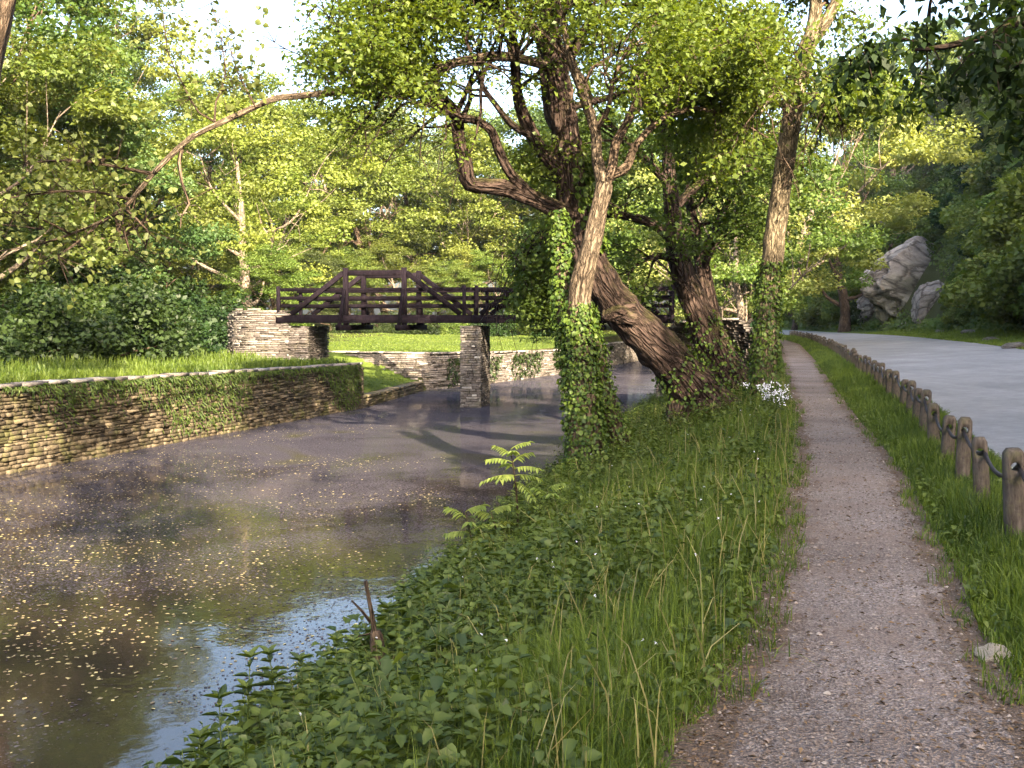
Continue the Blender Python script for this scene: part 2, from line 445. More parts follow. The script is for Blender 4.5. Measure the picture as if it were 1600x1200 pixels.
ad3 = N(nt, "ShaderNodeMath", operation='ADD'); mn = N(nt, "ShaderNodeMath", operation='MINIMUM'); mn.inputs[1].default_value = .12
L(nt, vo.outputs["Distance"], mn.inputs[0]); ml = N(nt, "ShaderNodeMath", operation='MULTIPLY'); ml.inputs[1].default_value = 5; L(nt, mn.outputs[0], ml.inputs[0]); L(nt, ml.outputs[0], ad3.inputs[0]); L(nt, ad.outputs[0], ad3.inputs[1])
bump(nt, ad3.outputs[0], b, 1.0, 0.35)
M['rock'] = m
# timbers
def wood_mat(name, dark, light, green=0.0, rough=0.8, spec=0.1):
    m, nt, out = nmat(name); b = principled(nt, out, rough, spec)
    at = N(nt, "ShaderNodeAttribute", attribute_name="tint")
    n1 = tex_noise(nt, 9, 6, 0.7, obj_coord(nt, (1.5, 1.5, 0.6)), 0.8); n2 = tex_noise(nt, 45, 4, 0.7, obj_coord(nt, (1, 1, 0.12)))
    c = ramp(nt, n1.outputs[0], [(0.3, dark), (0.7, light)]).outputs[0]
    c = mixrgb(nt, 1.0, c, ramp(nt, n2.outputs[0], [(0.3, (0.55, 0.55, 0.55)), (0.7, (1.25, 1.25, 1.25))]).outputs[0], 'MULTIPLY')
    if green:
        n3 = tex_noise(nt, 7, 5, 0.7, obj_coord(nt))
        c = mixrgb(nt, ramp(nt, n3.outputs[0], [(0.5, (0, 0, 0)), (0.66, (green, green, green))]).outputs[0], c, (0.085, 0.085, 0.035))
    c = mixrgb(nt, 1.0, c, ramp(nt, at.outputs["Fac"], [(0, (0.75, 0.75, 0.75)), (1, (1.25, 1.25, 1.25))]).outputs[0], 'MULTIPLY')
    L(nt, c, b.inputs["Base Color"])
    bump(nt, n2.outputs[0], b, 0.8, 0.012)
    return m
M['bridge'] = wood_mat("bridge_timber", (0.004, 0.003, 0.0045), (0.0155, 0.011, 0.0145), rough=0.95, spec=0.04)
M['post'] = wood_mat("post_timber", (0.034, 0.028, 0.024), (0.115, 0.095, 0.082), green=0.5, rough=0.95)
m, nt, out = nmat("steel_cable"); b = principled(nt, out, 0.6, 0.4); b.inputs["Metallic"].default_value = 0.5
n1 = tex_noise(nt, 40, 3, 0.6, obj_coord(nt)); L(nt, ramp(nt, n1.outputs[0], [(0.3, (0.012, 0.01, 0.012)), (0.7, (0.05, 0.04, 0.04))]).outputs[0], b.inputs["Base Color"])
M['cable'] = m
m, nt, out = nmat("white_petal"); b = principled(nt, out, 0.7, 0.2)
n1 = tex_noise(nt, 30, 2, 0.5, obj_coord(nt)); L(nt, ramp(nt, n1.outputs[0], [(0.3, (0.45, 0.45, 0.5)), (0.7, (0.62, 0.62, 0.66))]).outputs[0], b.inputs["Base Color"])
M['petal'] = m
M['float'] = leaf_mat("floating_leaf", (0.10, 0.062, 0.025), (0.46, 0.39, 0.16), trans=0.0, gloss=0.1, objvar=0.0)
M['pebble'] = stone_mat("path_chip", [(0.0, (0.07, 0.05, 0.04)), (0.5, (0.2, 0.155, 0.13)), (0.9, (0.33, 0.28, 0.24)), (1.0, (0.55, 0.5, 0.45))], 0.0)
M['specks'] = leaf_mat('water_specks', (0.012, 0.010, 0.015), (0.085, 0.07, 0.08), trans=0.0, objvar=0.0)
M['litter'] = leaf_mat("leaf_litter", (0.05, 0.03, 0.018), (0.2, 0.13, 0.07), trans=0.1, objvar=0.0)

# water: a murky mirror with a film of pollen and duckweed that thickens up the canal
m, nt, out = nmat("canal_water")
v = obj_coord(nt)
b = N(nt, "ShaderNodeBsdfPrincipled"); b.inputs["Roughness"].default_value = 0.04; b.inputs["IOR"].default_value = 1.33
b.inputs["Base Color"].default_value = (0.022, 0.017, 0.012, 1)
nb = tex_noise(nt, 1.6, 3, 0.5, v); nb2 = tex_noise(nt, 14, 2, 0.5, v)
ad = N(nt, "ShaderNodeMath", operation='MULTIPLY_ADD'); ad.inputs[1].default_value = 0.12; L(nt, nb2.outputs[0], ad.inputs[0]); L(nt, nb.outputs[0], ad.inputs[2])
bump(nt, ad.outputs[0], b, 0.10, 0.05)
film = N(nt, "ShaderNodeBsdfDiffuse")
nf = tex_noise(nt, 34, 3, 0.75, v); nf2 = tex_noise(nt, 0.3, 5, 0.6, v, 0.8)
fc = ramp(nt, nf2.outputs[0], [(0.38, (0.038, 0.036, 0.045)), (0.58, (0.052, 0.049, 0.058)), (0.70, (0.05, 0.048, 0.03))]).outputs[0]
fc = mixrgb(nt, 1.0, fc, ramp(nt, nf.outputs[0], [(0.35, (0.3, 0.3, 0.32)), (0.65, (1.7, 1.65, 1.7))]).outputs[0], 'MULTIPLY')
L(nt, fc, film.inputs[0])
sx = N(nt, "ShaderNodeSeparateXYZ"); L(nt, v, sx.inputs[0])
far = N(nt, "ShaderNodeMapRange"); far.inputs[1].default_value = 8; far.inputs[2].default_value = 24; far.inputs[3].default_value = -0.30; far.inputs[4].default_value = 0.16
L(nt, sx.outputs["Y"], far.inputs[0])
vo = N(nt, "ShaderNodeTexVoronoi"); vo.inputs["Scale"].default_value = 22; L(nt, v, vo.inputs["Vector"])
s1 = N(nt, "ShaderNodeMath", operation='ADD'); L(nt, nf2.outputs[0], s1.inputs[0]); L(nt, far.outputs[0], s1.inputs[1])
s2 = N(nt, "ShaderNodeMath", operation='MULTIPLY_ADD'); s2.inputs[1].default_value = 1.1; L(nt, nf.outputs[0], s2.inputs[0]); L(nt, s1.outputs[0], s2.inputs[2])
s3 = N(nt, "ShaderNodeMath", operation='MULTIPLY_ADD'); s3.inputs[1].default_value = -.45; L(nt, vo.outputs["Distance"], s3.inputs[0]); L(nt, s2.outputs[0], s3.inputs[2]); s2 = s3
mk = ramp(nt, s2.outputs[0], [(0.655, (0.02, 0.02, 0.02)), (0.86, (0.80, 0.80, 0.80))])
mx = N(nt, "ShaderNodeMixShader"); L(nt, mk.outputs[0], mx.inputs[0]); L(nt, b.outputs[0], mx.inputs[1]); L(nt, film.outputs[0], mx.inputs[2])
L(nt, mx.outputs[0], out.inputs[0])
M['water'] = m

# ------------------------------------------------------------------ the lie of the land
WATER = -1.35
def table(pts):
    p = sorted((float(a), float(b)) for a, b in pts)
    xs = np.array([a for a, _ in p]); ys = np.array([b for _, b in p])
    return lambda y: np.interp(y, xs, ys)
XW = table([(-140, -58), (0, -16), (19.6, -10), (34.9, -5.2), (43.6, -3.9), (46, -2.6), (49, -1.0), (57, 2.4), (75, 9), (100, 16.0), (140, 24), (200, 30), (600, 60)])
XB = table([(-140, -42), (0, -3.3), (4, -2.4), (6.6, -1.75), (10.4, -0.95), (14.2, -0.25), (19, 0.8), (26, 2.5), (34, 4.4), (45, 7.5), (70, 13.8), (100, 21), (140, 29), (200, 36), (600, 66)])
def pix(lst, z=0.0):
    r = [G(a, b, z) for a, b in lst]
    return [(p[1], p[0]) for p in r]
XPL = table(pix([(1050, 1200), (1105, 1100), (1165, 1000), (1197, 920), (1215, 850), (1238, 750), (1246, 700), (1243, 650), (1231, 600), (1222, 560), (1216, 538)]) + [(-140, -44), (0, -0.45), (140, 33), (200, 39), (600, 70)])
XPR = table(pix([(1655, 1200), (1590, 1080), (1545, 1000), (1505, 900), (1475, 850), (1424, 750), (1384, 700), (1339, 650), (1302, 600), (1272, 560), (1250, 538)]) + [(-140, -42), (0, 1.0), (140, 35.2), (200, 41), (600, 72)])
XP = table([(-140, -40), (0, 1.75), (7.8, 3.81), (10.8, 4.75), (13.8, 5.7), (18, 7.05), (22.4, 8.35), (27, 9.7), (32, 11.05), (38, 12.75), (54, 17.2), (87, 25.8), (115, 32), (140, 36.3), (170, 39.5), (200, 42.2), (600, 73)])
def XRL(y): return XP(y) + 0.6 + 0.004 * np.clip(y, 0, 60)
def XRR(y): return XRL(y) + np.interp(y, [-140, 0, 20, 60, 100, 140], [7.5, 7.5, 7.2, 6.6, 6.2, 6.0])
XC = table([(-140, -26), (0, 15.5), (20, 19.5), (40, 27.3), (52, 30.2), (72, 34), (100, 39.5), (125, 44.5), (150, 46), (170, 49), (200, 52), (600, 85)])
def smooth(a, b, x):
    t = np.clip((x - a) / (b - a), 0, 1); return t * t * (3 - 2 * t)
def n2d(x, y, s, seed=0.0):
    return np.array([mnoise.noise(Vector((a * s + seed, b * s - seed, seed * 0.37))) for a, b in zip(np.ravel(x), np.ravel(y))]).reshape(np.shape(x))

def H(x, y):
    x = np.asarray(x, float); y = np.asarray(y, float)
    x, y = np.broadcast_arrays(x, y)
    xw, xb, pl, pr, rl, rr, xc = XW(y), XB(y), XPL(y), XPR(y), XRL(y), XRR(y), np.maximum(XC(y), XRR(y) + 1.0)
    lawn = np.interp(y, [-50, 19.6, 34.9, 60, 100, 160], [0.55, 0.36, 0.22, 0.52, 1.15, 1.9]) + 0.02 * np.clip(xw - x - 8, 0, 60)
    lawn = lawn - 0.35 * np.exp(-((y - 57) / 9.0) ** 2) * np.exp(-np.clip(xw - x, 0, 50) / 6.0)
    pocket = smooth(34.6, 35.2, y) * (1 - smooth(43.9, 44.5, y)) * smooth(-9.5, -6.5, x)
    lawn = lawn * (1 - pocket) + (-1.0 + 0.14 * np.clip(xw - x, 0, 5)) * pocket
    t = np.clip((pl - x) / np.maximum(pl - xb, 0.3), 0, 1.6)
    bank = -1.38 * np.where(t < 1, t ** 1.35, 1 + (t - 1) * 2.6)
    bank = np.maximum(bank, -2.3)
    zr_right = 0.28 + 0.25 * smooth(12, 55, y) - 0.25 * smooth(70, 140, y)
    f = np.clip((x - rl) / (rr - rl), 0, 1)
    road = zr_right * (0.7 * f + 0.3 * np.sin(f * math.pi / 2))
    q = np.clip(x - xc, 0, None)
    vr = zr_right + 0.07 * np.clip(np.minimum(x, xc) - rr, 0, None)
    hmax = np.interp(y, [-140, 10, 40, 90, 200], [24, 22, 29, 40, 40])
    hill = np.minimum(1.55 * q, hmax + 0.12 * q)
    z = np.where(x < xw - 0.3, lawn, np.where(x < xb, np.where(x < xb - 1.5, -2.3, bank), np.where(x < pl, bank, 0.0)))
    z = np.where((x >= xw - 0.3) & (x < xb), np.maximum(-2.3, np.where(t <= 1.6, bank, -2.3)), z)
    z = np.where(x > pr, road, z)
    z = np.where(x > rr, vr + hill, z)
    return z

ys = np.concatenate([np.arange(-140, -10, 8), np.arange(-10, 34, 0.5), np.arange(34, 47, 0.25), np.arange(47, 80, 0.8), np.arange(80, 220, 3), np.arange(220, 601, 20)])
rows, tint_rows = [], []
for y in ys:
    xw, xb, pl, pr, rl, rr, xc = XW(y), XB(y), XPL(y), XPR(y), XRL(y), XRR(y), max(XC(y), XRR(y) + 1.0)
    xs = np.concatenate([xw - np.array([600, 300, 150, 90, 60, 45, 36, 29, 24, 20, 17, 14.5, 12.5, 11, 9.5, 8.2, 7, 6, 5, 4, 3.2, 2.4, 1.7, 1.1, 0.7, 0.42]),
                         [xw - 0.12], np.linspace(xw + 0.3, xb - 0.8, 5), np.linspace(xb - 0.5, xb, 3), np.linspace(xb, pl, 14)[1:],
                         [(pl + pr) / 2, pr], np.linspace(pr, rl, 4)[1:], np.linspace(rl, rr, 6)[1:], np.linspace(rr, xc, 6)[1:],
                         xc + np.array([0.8, 1.7, 2.7, 3.8, 5, 6.3, 7.7, 9.2, 10.8, 12.5, 14.3, 16.2, 18.2, 20.3, 22.5, 25, 28, 32, 40, 60, 120, 400])])
    zs = H(xs, np.full_like(xs, y))
    zs[27] = -2.3
    # lumps on the hill and bank
    hq = np.clip(xs - xc, 0, 30)
    nn = n2d(xs, np.full_like(xs, y), 0.11, 3.0) * 1.6 + n2d(xs, np.full_like(xs, y), 0.4, 5.0) * 0.5
    zs = zs + nn * np.clip(hq / 6, 0, 1)
    bk = (xs > xb) & (xs < pl - 0.2)
    zs = zs + np.where(bk, n2d(xs, np.full_like(xs, y), 0.9, 8.0) * 0.06, 0)
    onroad = ((xs >= pl - 0.01) & (xs <= pr + 0.01)) | ((xs >= rl - 0.01) & (xs <= rr + 0.01))
    zs = np.where(onroad, zs - 0.025, zs)
    rows.append(np.stack([xs, np.full_like(xs, y), zs], -1))
Vg = np.array(rows); nr, nc = Vg.shape[:2]
i = np.arange(nr - 1)[:, None] * nc; j = np.arange(nc - 1)[None, :]
qf = np.stack([i + j, i + j + 1, i + nc + j + 1, i + nc + j], -1).reshape(-1, 4)
# bare soil where bank, hill or canal bed; turf elsewhere
fc = Vg.reshape(-1, 3)[qf].mean(1)
cx, cy = fc[:, 0], fc[:, 1]
soil = np.where((cx > XW(cy) - 0.3) & (cx < XPL(cy)), 0.85, 0.0)
soil = np.where((cx > XPL(cy)) & (cx < XPR(cy)), 0.9, soil)
soil = np.where(cx > XC(cy) + 1.0, 0.8, soil)
soil = np.where((cy > 75) & (cx < XW(cy)), 0.75, soil)
soil = np.where((cx < -16 + 0.1 * cy) & (cx < XW(cy) - 4), 0.75, soil)
ground = mesh_np("ground", Vg.reshape(-1, 3), [qf], M['ground'], tint=soil, smooth=True)
tag(ground, "grassy banks, lawn and steep hillside around the canal", "ground", kind="structure")

def strip(name, fl, fr, dz, mat, y0, y1, step, cols, rag=0.0, seed=0.0):
    yy = np.arange(y0, y1, step)
    g = []
    for k, y in enumerate(yy):
        a, b_ = fl(y), fr(y)
        if rag:
            a += rag * (mnoise.noise(Vector((y * .9, seed, 0))) + 0.7 * mnoise.noise(Vector((y * 3.1, seed, 3))) + .35 * mnoise.noise(Vector((y * 9.1, seed, 3))))
            b_ += rag * (mnoise.noise(Vector((y * .9, seed + 9, 0))) + 0.7 * mnoise.noise(Vector((y * 3.1, seed + 9, 3))) + .35 * mnoise.noise(Vector((y * 9.1, seed + 9, 3))))
        xs = np.linspace(a, b_, cols)
        xin = np.clip(xs, fl(y) + 0.001, fr(y) - 0.001)
        z = H(xin, np.full_like(xs, y)) + dz
        g.append(np.stack([xs, np.full_like(xs, y), z], -1))
    V = np.array(g); n, c = V.shape[:2]
    i = np.arange(n - 1)[:, None] * c; j = np.arange(c - 1)[None, :]
    q = np.stack([i + j, i + j + 1, i + c + j + 1, i + c + j], -1).reshape(-1, 4)
    return V.reshape(-1, 3), q
V, q = strip("path", lambda y: XPL(y) - 0.06, lambda y: XPR(y) + 0.06, 0.006, None, -20, 150, 0.1, 13, 0.16, 2.0)
V[:, 2] += 0.03 * n2d(V[:, 0], V[:, 1], 0.8, 4.0) * 0.5
col_ = np.tile(np.arange(12), len(q) // 12)
wear = np.array([1, .8, .35, .1, 0, 0, 0, 0, .1, .4, .85, 1.])[col_]
tag(mesh_np("path", V, [q], M['gravel'], smooth=True, tint=wear), "brown gravel towpath running beside the canal", "path", kind="structure")
V, q = strip("road", XRL, XRR, 0.006, None, -60, 200, 1.0, 9, 0.10, 7.0)
tag(mesh_np("road", V, [q], M['asphalt'], smooth=True), "pale grey asphalt road below the rocky hillside", "road", kind="structure")
yy = np.concatenate([np.arange(-60, 0, 5), np.arange(0, 50, 1.0), np.arange(50, 180, 4)])
V = np.array([[(XW(y) - 0.12, y, WATER), ((XW(y) + XB(y)) / 2, y, WATER), (XB(y) + 1.2, y, WATER)] for y in yy]).reshape(-1, 3)
i = np.arange(len(yy) - 1)[:, None] * 3; j = np.arange(2)[None, :]
tag(mesh_np("water", V, [np.stack([i + j, i + j + 1, i + 3 + j + 1, i + 3 + j], -1).reshape(-1, 4)], M['water']),
    "dark still canal water with a film of pollen", "water", kind="structure")

# ------------------------------------------------------------------ dry-stone work
def stones_along(g, pts, z0, z1, rng, course=(0.06, 0.11), length=(0.16, 0.5), depth=0.25, rough=0.025, out_side=1):
    """flat slabs laid in courses along a plan polyline; out_side=+1: the face looks to the right of the walking direction"""
    pts = np.asarray(pts, float)
    seg = np.linalg.norm(np.diff(pts, axis=0), axis=1); cum = np.concatenate(([0], np.cumsum(seg))); tot = cum[-1]
    def at(s):
        s = np.clip(s, 0, tot); return np.array((np.interp(s, cum, pts[:, 0]), np.interp(s, cum, pts[:, 1])))
    def zt(s, f): return np.interp(s, cum, f) if np.ndim(f) else f
    zb = np.min(z0) if np.ndim(z0) else z0
    zmax = np.max(z1) if np.ndim(z1) else z1
    z = zb
    while z < zmax:
        h = rng.uniform(*course); s = -rng.uniform(0, 0.3)
        while s < tot:
            l = rng.uniform(*length)
            sa, sb = max(s, 0), min(s + l - 0.02, tot)
            s += l
            if sb - sa < 0.06: continue
            sm = (sa + sb) / 2
            if z + h > zt(sm, z1) + rng.uniform(-0.01, 0.04) or z + h < zt(sm, z0): continue
            a, b_ = at(sa), at(sb)
            d = (b_ - a) / (np.linalg.norm(b_ - a) + 1e-9)
            nrm = np.array((d[1], -d[0])) * out_side
            pr = rng.uniform(-rough, rough)
            V = []
            for (p, zz) in ((a, z), (b_, z), (b_, z + h - 0.016), (a, z + h - 0.016)):
                o = pr + rng.uniform(-0.012, 0.012)
                jz = rng.uniform(-0.007, 0.007)
                q = p + nrm * o
                V.append((q[0], q[1], zz + jz))
            inner = []
            for k, (p, zz) in enumerate(((a, z), (b_, z), (b_, z + h - 0.012), (a, z + h - 0.012))):
                q = p - nrm * depth; inner.append((q[0], q[1], zz))
            # bulge: four face points pulled forward and inward
            V = np.array(V); cen = V.mean(0)
            face = V * 0.92 + cen * 0.08; face[:, :2] += nrm * rng.uniform(0.004, 0.014)
            allv = np.concatenate([face, V, np.array(inner)])
            f = [(0, 1, 2, 3)] + [(4 + k, 4 + (k + 1) % 4, (k + 1) % 4, k) for k in range(4)] + [(8 + k, 8 + (k + 1) % 4, 4 + (k + 1) % 4, 4 + k) for k in range(4)]
            g.add(allv, [np.array(f)], float(np.clip(rng.normal(0.5, 0.22), 0, 1)))
        z += h

def core_prism(pts, z0, z1, t, side, mat, name, parent, inset=0.06):
    """wall core behind the faced slabs"""
    pts = np.asarray(pts, float)
    d = np.gradient(pts, axis=0); d /= np.linalg.norm(d, axis=1)[:, None]
    nrm = np.stack([d[:, 1], -d[:, 0]], 1) * side
    A = pts - nrm * inset; B = pts - nrm * t
    n = len(pts)
    z0 = np.broadcast_to(z0, (n,)); z1 = np.broadcast_to(z1, (n,))
    V = np.concatenate([np.c_[A, z0], np.c_[A, z1], np.c_[B, z1], np.c_[B, z0]])
    f = []
    for k in range(n - 1):
        for r in range(4):
            r2 = (r + 1) % 4
            f.append((r * n + k, r * n + k + 1, r2 * n + k + 1, r2 * n + k))
    e = [(0, n, 2 * n, 3 * n), (n - 1, 4 * n - 1, 3 * n - 1, 2 * n - 1)]
    return mesh_np(name, V, [np.array(f + e)], mat, parent, tint=np.full(len(f) + 2, 0.5))

def cap_stones(g, pts, ztop, side, rng, width=0.5, h=0.07):
    pts = np.asarray(pts, float)
    seg = np.linalg.norm(np.diff(pts, axis=0), axis=1); cum = np.concatenate(([0], np.cumsum(seg)))
    s = 0
    ztop = np.broadcast_to(ztop, (len(pts),))
    while s < cum[-1]:
        l = rng.uniform(0.35, 0.8); e = min(s + l - 0.015, cum[-1])
        a = np.array((np.interp(s, cum, pts[:, 0]), np.interp(s, cum, pts[:, 1]))); b_ = np.array((np.interp(e, cum, pts[:, 0]), np.interp(e, cum, pts[:, 1])))
        d = (b_ - a) / (np.linalg.norm(b_ - a) + 1e-9); nrm = np.array((d[1], -d[0])) * side
        z = np.interp((s + e) / 2, cum, ztop) + rng.uniform(-0.015, 0.015)
        o1, o2 = rng.uniform(0.0, 0.05, 2); w = width * rng.uniform(0.85, 1.1)
        c = [a + nrm * o1, b_ + nrm * o2, b_ - nrm * w, a - nrm * w]
        V = [(p[0], p[1], z) for p in c] + [(p[0], p[1], z + h + rng.uniform(-0.01, 0.01)) for p in c]
        g.add(V, [np.array([(4, 5, 6, 7), (0, 1, 5, 4), (1, 2, 6, 5), (2, 3, 7, 6), (3, 0, 4, 7), (3, 2, 1, 0)])], float(rng.uniform(0.5, 1)))
        s += l

rg = np.random.default_rng(3)
# left retaining wall
lw = [(XW(y), y) for y in np.linspace(4, 34.9, 24)]
lz = np.interp([p[1] for p in lw], [4, 19.6, 34.9], [0.50, 0.36, 0.16])
wall1 = empty("retaining_wall", (-10, 19.6, WATER))
tag(wall1, "long weedy dry stone wall holding up the left bank of the canal", "stone wall")
def under(o, par):
    o.parent = par; o.matrix_parent_inverse = par.matrix_basis.inverted() if False else o.matrix_parent_inverse
    o.location = Vector(o.location) - Vector(par.location); return o
g = Geo()
stones_along(g, lw, -1.6, lz, rg, course=(0.05, 0.105), length=(0.10, 0.32), rough=0.05)
stones_along(g, [(XW(34.9), 34.9), (XW(34.9) - 2.5, 35.0)], -1.6, 0.16, rg, course=(0.07, 0.13), rough=0.04, out_side=-1)
under(g.build("stone_face", M['stone_warm'], wall1), wall1)
under(core_prism(lw, -2.4, lz - 0.02, 0.44, 1, M['mortar'], "wall_core", wall1), wall1)
g = Geo(); cap_stones(g, lw, lz, 1, rg, 0.42); under(g.build("coping", M['stone_grey'], wall1), wall1)
# low kerb wall beyond its end
kw = [(XW(y), y) for y in np.linspace(35.0, 43.7, 10)]
g = Geo(); stones_along(g, kw, -1.6, -1.02, rg, rough=0.03); cap_stones(g, kw, -1.02, 1, rg, 0.5)
tag(g.build("low_wall", M['stone_warm']), "low stone kerb at the water's edge in front of the small grass patch", "stone wall")
# curved wall behind the pier
bw = [(-8.6, 44.6), (-7.0, 44.35), (-5.4, 44.1), (-4.2, 43.9)] + [(XW(y), y) for y in (44.6, 45.5, 46.5, 48, 50, 53, 57, 61, 66, 72, 80)]
bz = np.interp(np.arange(len(bw)), [0, 3, 8, 10, 14], [0.30, 0.26, 0.12, 0.0, 0.2])
wall2 = empty("curved_wall", (-3.9, 43.8, WATER))
tag(wall2, "curved grey dry stone wall below the lawn behind the bridge pier", "stone wall")
g = Geo(); stones_along(g, bw, -1.6, bz, rg, course=(0.07, 0.12), length=(0.2, 0.6), rough=0.05)
under(g.build("stone_face", M['stone_grey'], wall2), wall2)
under(core_prism(bw, -2.4, bz - 0.02, 0.44, 1, M['mortar'], "wall_core", wall2), wall2)
g = Geo(); cap_stones(g, bw, bz, 1, rg, 0.42); under(g.build("coping", M['stone_grey'], wall2), wall2)

# ------------------------------------------------------------------ footbridge
TH = math.radians(7.5)
BA = np.array((math.cos(TH), -math.sin(TH), 0))      # along the bridge, to the right
BC = np.array((math.sin(TH), math.cos(TH), 0))       # across, away from the viewer
B0 = np.array((-1.45, 35.2, 0))                      # front line at the middle of the pier
def bp(s, c, z): return B0 + BA * s + BC * c + np.array((0, 0, z))
BWID = 2.3
def stone_block(name, s0, s1, c0, c1, z0, z1, mat, label, rng):
    root = empty(name, tuple(bp((s0 + s1) / 2, c0, z0)))
    loop = [bp(s0, c1, 0)[:2], bp(s0, c0, 0)[:2], bp(s1, c0, 0)[:2], bp(s1, c1, 0)[:2], bp(s0, c1, 0)[:2]]
    g = Geo()
    for k in range(4):
        stones_along(g, [loop[k], loop[k + 1]], z0, z1, rng, course=(0.055, 0.10), length=(0.13, 0.42), depth=0.12, rough=0.02, out_side=1)
    under(g.build("stone_face", mat, root), root)
    i = 0.05
    c = [bp(s0 + i, c0 + i, 0), bp(s1 - i, c0 + i, 0), bp(s1 - i, c1 - i, 0), bp(s0 + i, c1 - i, 0)]
    V = [(p[0], p[1], z0 - 0.4) for p in c] + [(p[0], p[1], z1 - 0.01) for p in c]
    o = mesh_np("stone_core", V, [np.array([(0, 1, 5, 4), (1, 2, 6, 5), (2, 3, 7, 6), (3, 0, 4, 7), (4, 5, 6, 7), (3, 2, 1, 0)])], M['mortar'], root, tint=np.full(6, .5))
    under(o, root)
    tag(root, label, "pier" if "pier" in name else "abutment")
    return root
stone_block("bridge_pier", -0.36, 0.36, -0.02, 2.1, -1.75, 1.52, M['stone_grey'], "slim grey stone pier standing in the water under the bridge", np.random.default_rng(8))

# left abutment: straight face under the bridge end, then a wing wall curving away to the left
ra = np.random.default_rng(9)
ab = empty("bridge_abutment", tuple(bp(-6.6, 0, 0.1)))
tag(ab, "curving grey stone abutment carrying the left end of the bridge", "abutment")
curve = [bp(-5.9, 2.4, 0)[:2], bp(-5.9, 0.0, 0)[:2], bp(-6.6, -0.05, 0)[:2], bp(-7.4, -0.1, 0)[:2], bp(-8.2, 0.0, 0)[:2], bp(-8.9, 0.5, 0)[:2], bp(-9.5, 1.4, 0)[:2], bp(-9.9, 2.8, 0)[:2], bp(-10.0, 5, 0)[:2]]
cz = [1.5, 1.5, 1.5, 2.05, 2.15, 2.1, 1.9, 1.5, .9]
g = Geo()
stones_along(g, curve[:2], -0.2, 1.5, ra, course=(0.05, 0.09), length=(0.15, 0.5), rough=0.03, out_side=-1)
stones_along(g, curve[1:3], -0.2, 1.5, ra, course=(0.05, 0.09), length=(0.15, 0.5), rough=0.03, out_side=-1)
stones_along(g, curve[2:], -0.2, np.array([2.12] + cz[3:]), ra, course=(0.05, 0.09), length=(0.15, 0.55), rough=0.04, out_side=-1)
under(g.build("stone_face", M['stone_grey'], ab), ab)
c2 = np.array(curve)
gi = Geo()
ring = [bp(-5.95, 2.35, 0), bp(-5.95, 0.06, 0), bp(-6.6, 0.02, 0), bp(-7.4, 0.0, 0), bp(-8.2, 0.1, 0), bp(-8.85, 0.55, 0), bp(-9.4, 1.4, 0), bp(-9.8, 2.8, 0), bp(-9.9, 5, 0), bp(-7, 5, 0)]
zt_ = [1.46, 1.46, 1.46, 1.95, 2.05, 2.0, 1.8, 1.4, .8, 1.2]
n = len(ring)
V = [(p[0], p[1], -0.5) for p in ring] + [(p[0], p[1], z) for p, z in zip(ring, zt_)]
side = np.array([(k, (k + 1) % n, n + (k + 1) % n, n + k) for k in range(n)])
cen = len(V); V.append(tuple(np.append(np.mean(ring, 0)[:2], 1.55)))
top = np.array([(n + k, n + (k + 1) % n, cen) for k in range(n)])
gi.add(V, [side, top], 0.5)
under(gi.build("stone_core", M['mortar'], ab), ab)
# right abutment, beyond the leaning trunks
ab2 = empty("bridge_abutment", tuple(bp(8, 0, 0)))
tag(ab2, "rough stone abutment at the towpath end of the bridge behind the trunks", "abutment")
g = Geo()
r2 = [bp(6.7, 2.3, 0)[:2], bp(6.7, 0.0, 0)[:2], bp(8.0, -0.1, 0)[:2], bp(9.2, -0.6, 0)[:2], bp(10.0, -1.4, 0)[:2]]
stones_along(g, r2[:2], -1.4, 1.5, ra, rough=0.03, out_side=-1)
stones_along(g, r2[:1:-1] + [r2[1]], -1.2, np.array([1.0, 1.7, 1.8, 1.5]), ra, rough=0.04, out_side=1)
r2b = r2[1:]
stones_along(g, r2b, -1.2, np.array([1.5, 1.85, 1.75, 1.1]), ra, rough=0.04, out_side=1)
under(g.build("stone_face", M['stone_grey'], ab2), ab2)
ring = [bp(6.75, 2.25, 0), bp(6.75, 0.06, 0), bp(8.0, 0.0, 0), bp(9.1, -0.5, 0), bp(9.9, -1.25, 0), bp(10.3, 2.2, 0)]
zt_ = [1.46, 1.46, 1.78, 1.68, 1.05, 1.2]; n = len(ring)
V = [(p[0], p[1], -1.6) for p in ring] + [(p[0], p[1], z) for p, z in zip(ring, zt_)]
side = np.array([(k, (k + 1) % n, n + (k + 1) % n, n + k) for k in range(n)])
cen = len(V); V.append(tuple(np.append(np.mean(ring, 0)[:2], 1.5)))
gi = Geo(); gi.add(V, [side, np.array([(n + k, n + (k + 1) % n, cen) for k in range(n)])], 0.5)
under(gi.build("stone_core", M['mortar'], ab2), ab2)

br = empty("footbridge", tuple(bp(0, 0, 1.55)))
tag(br, "dark timber footbridge with braced rails crossing the canal", "bridge")
rb = np.random.default_rng(4)
def part(name, fn, mat=M['bridge']):
    g = Geo(); fn(g); return under(g.build(name, mat, br), br)
def tn(): return float(rb.uniform(0, 1))
SPANS = ((-6.85, 0.0), (0.0, 6.85))
ZD = 1.90
for c in (0.0, BWID):
    part("deck_beam", lambda g: [box_between(g, bp(a, c, 1.745), bp(b_ - 0.01, c, 1.745), 0.20, 0.27, tint=tn()) for a, b_ in ((-7.05, 0.02), (0.02, 7.05))])
def planks(g):
    s = -7.0
    while s < 7.0:
        w = 0.19
        box_between(g, bp(s + w / 2, 0.12, 1.87 + rb.uniform(-.004, .004)), bp(s + w / 2, BWID - 0.12, 1.87), w - 0.012, 0.06, tint=tn()); s += w
part("deck", planks)
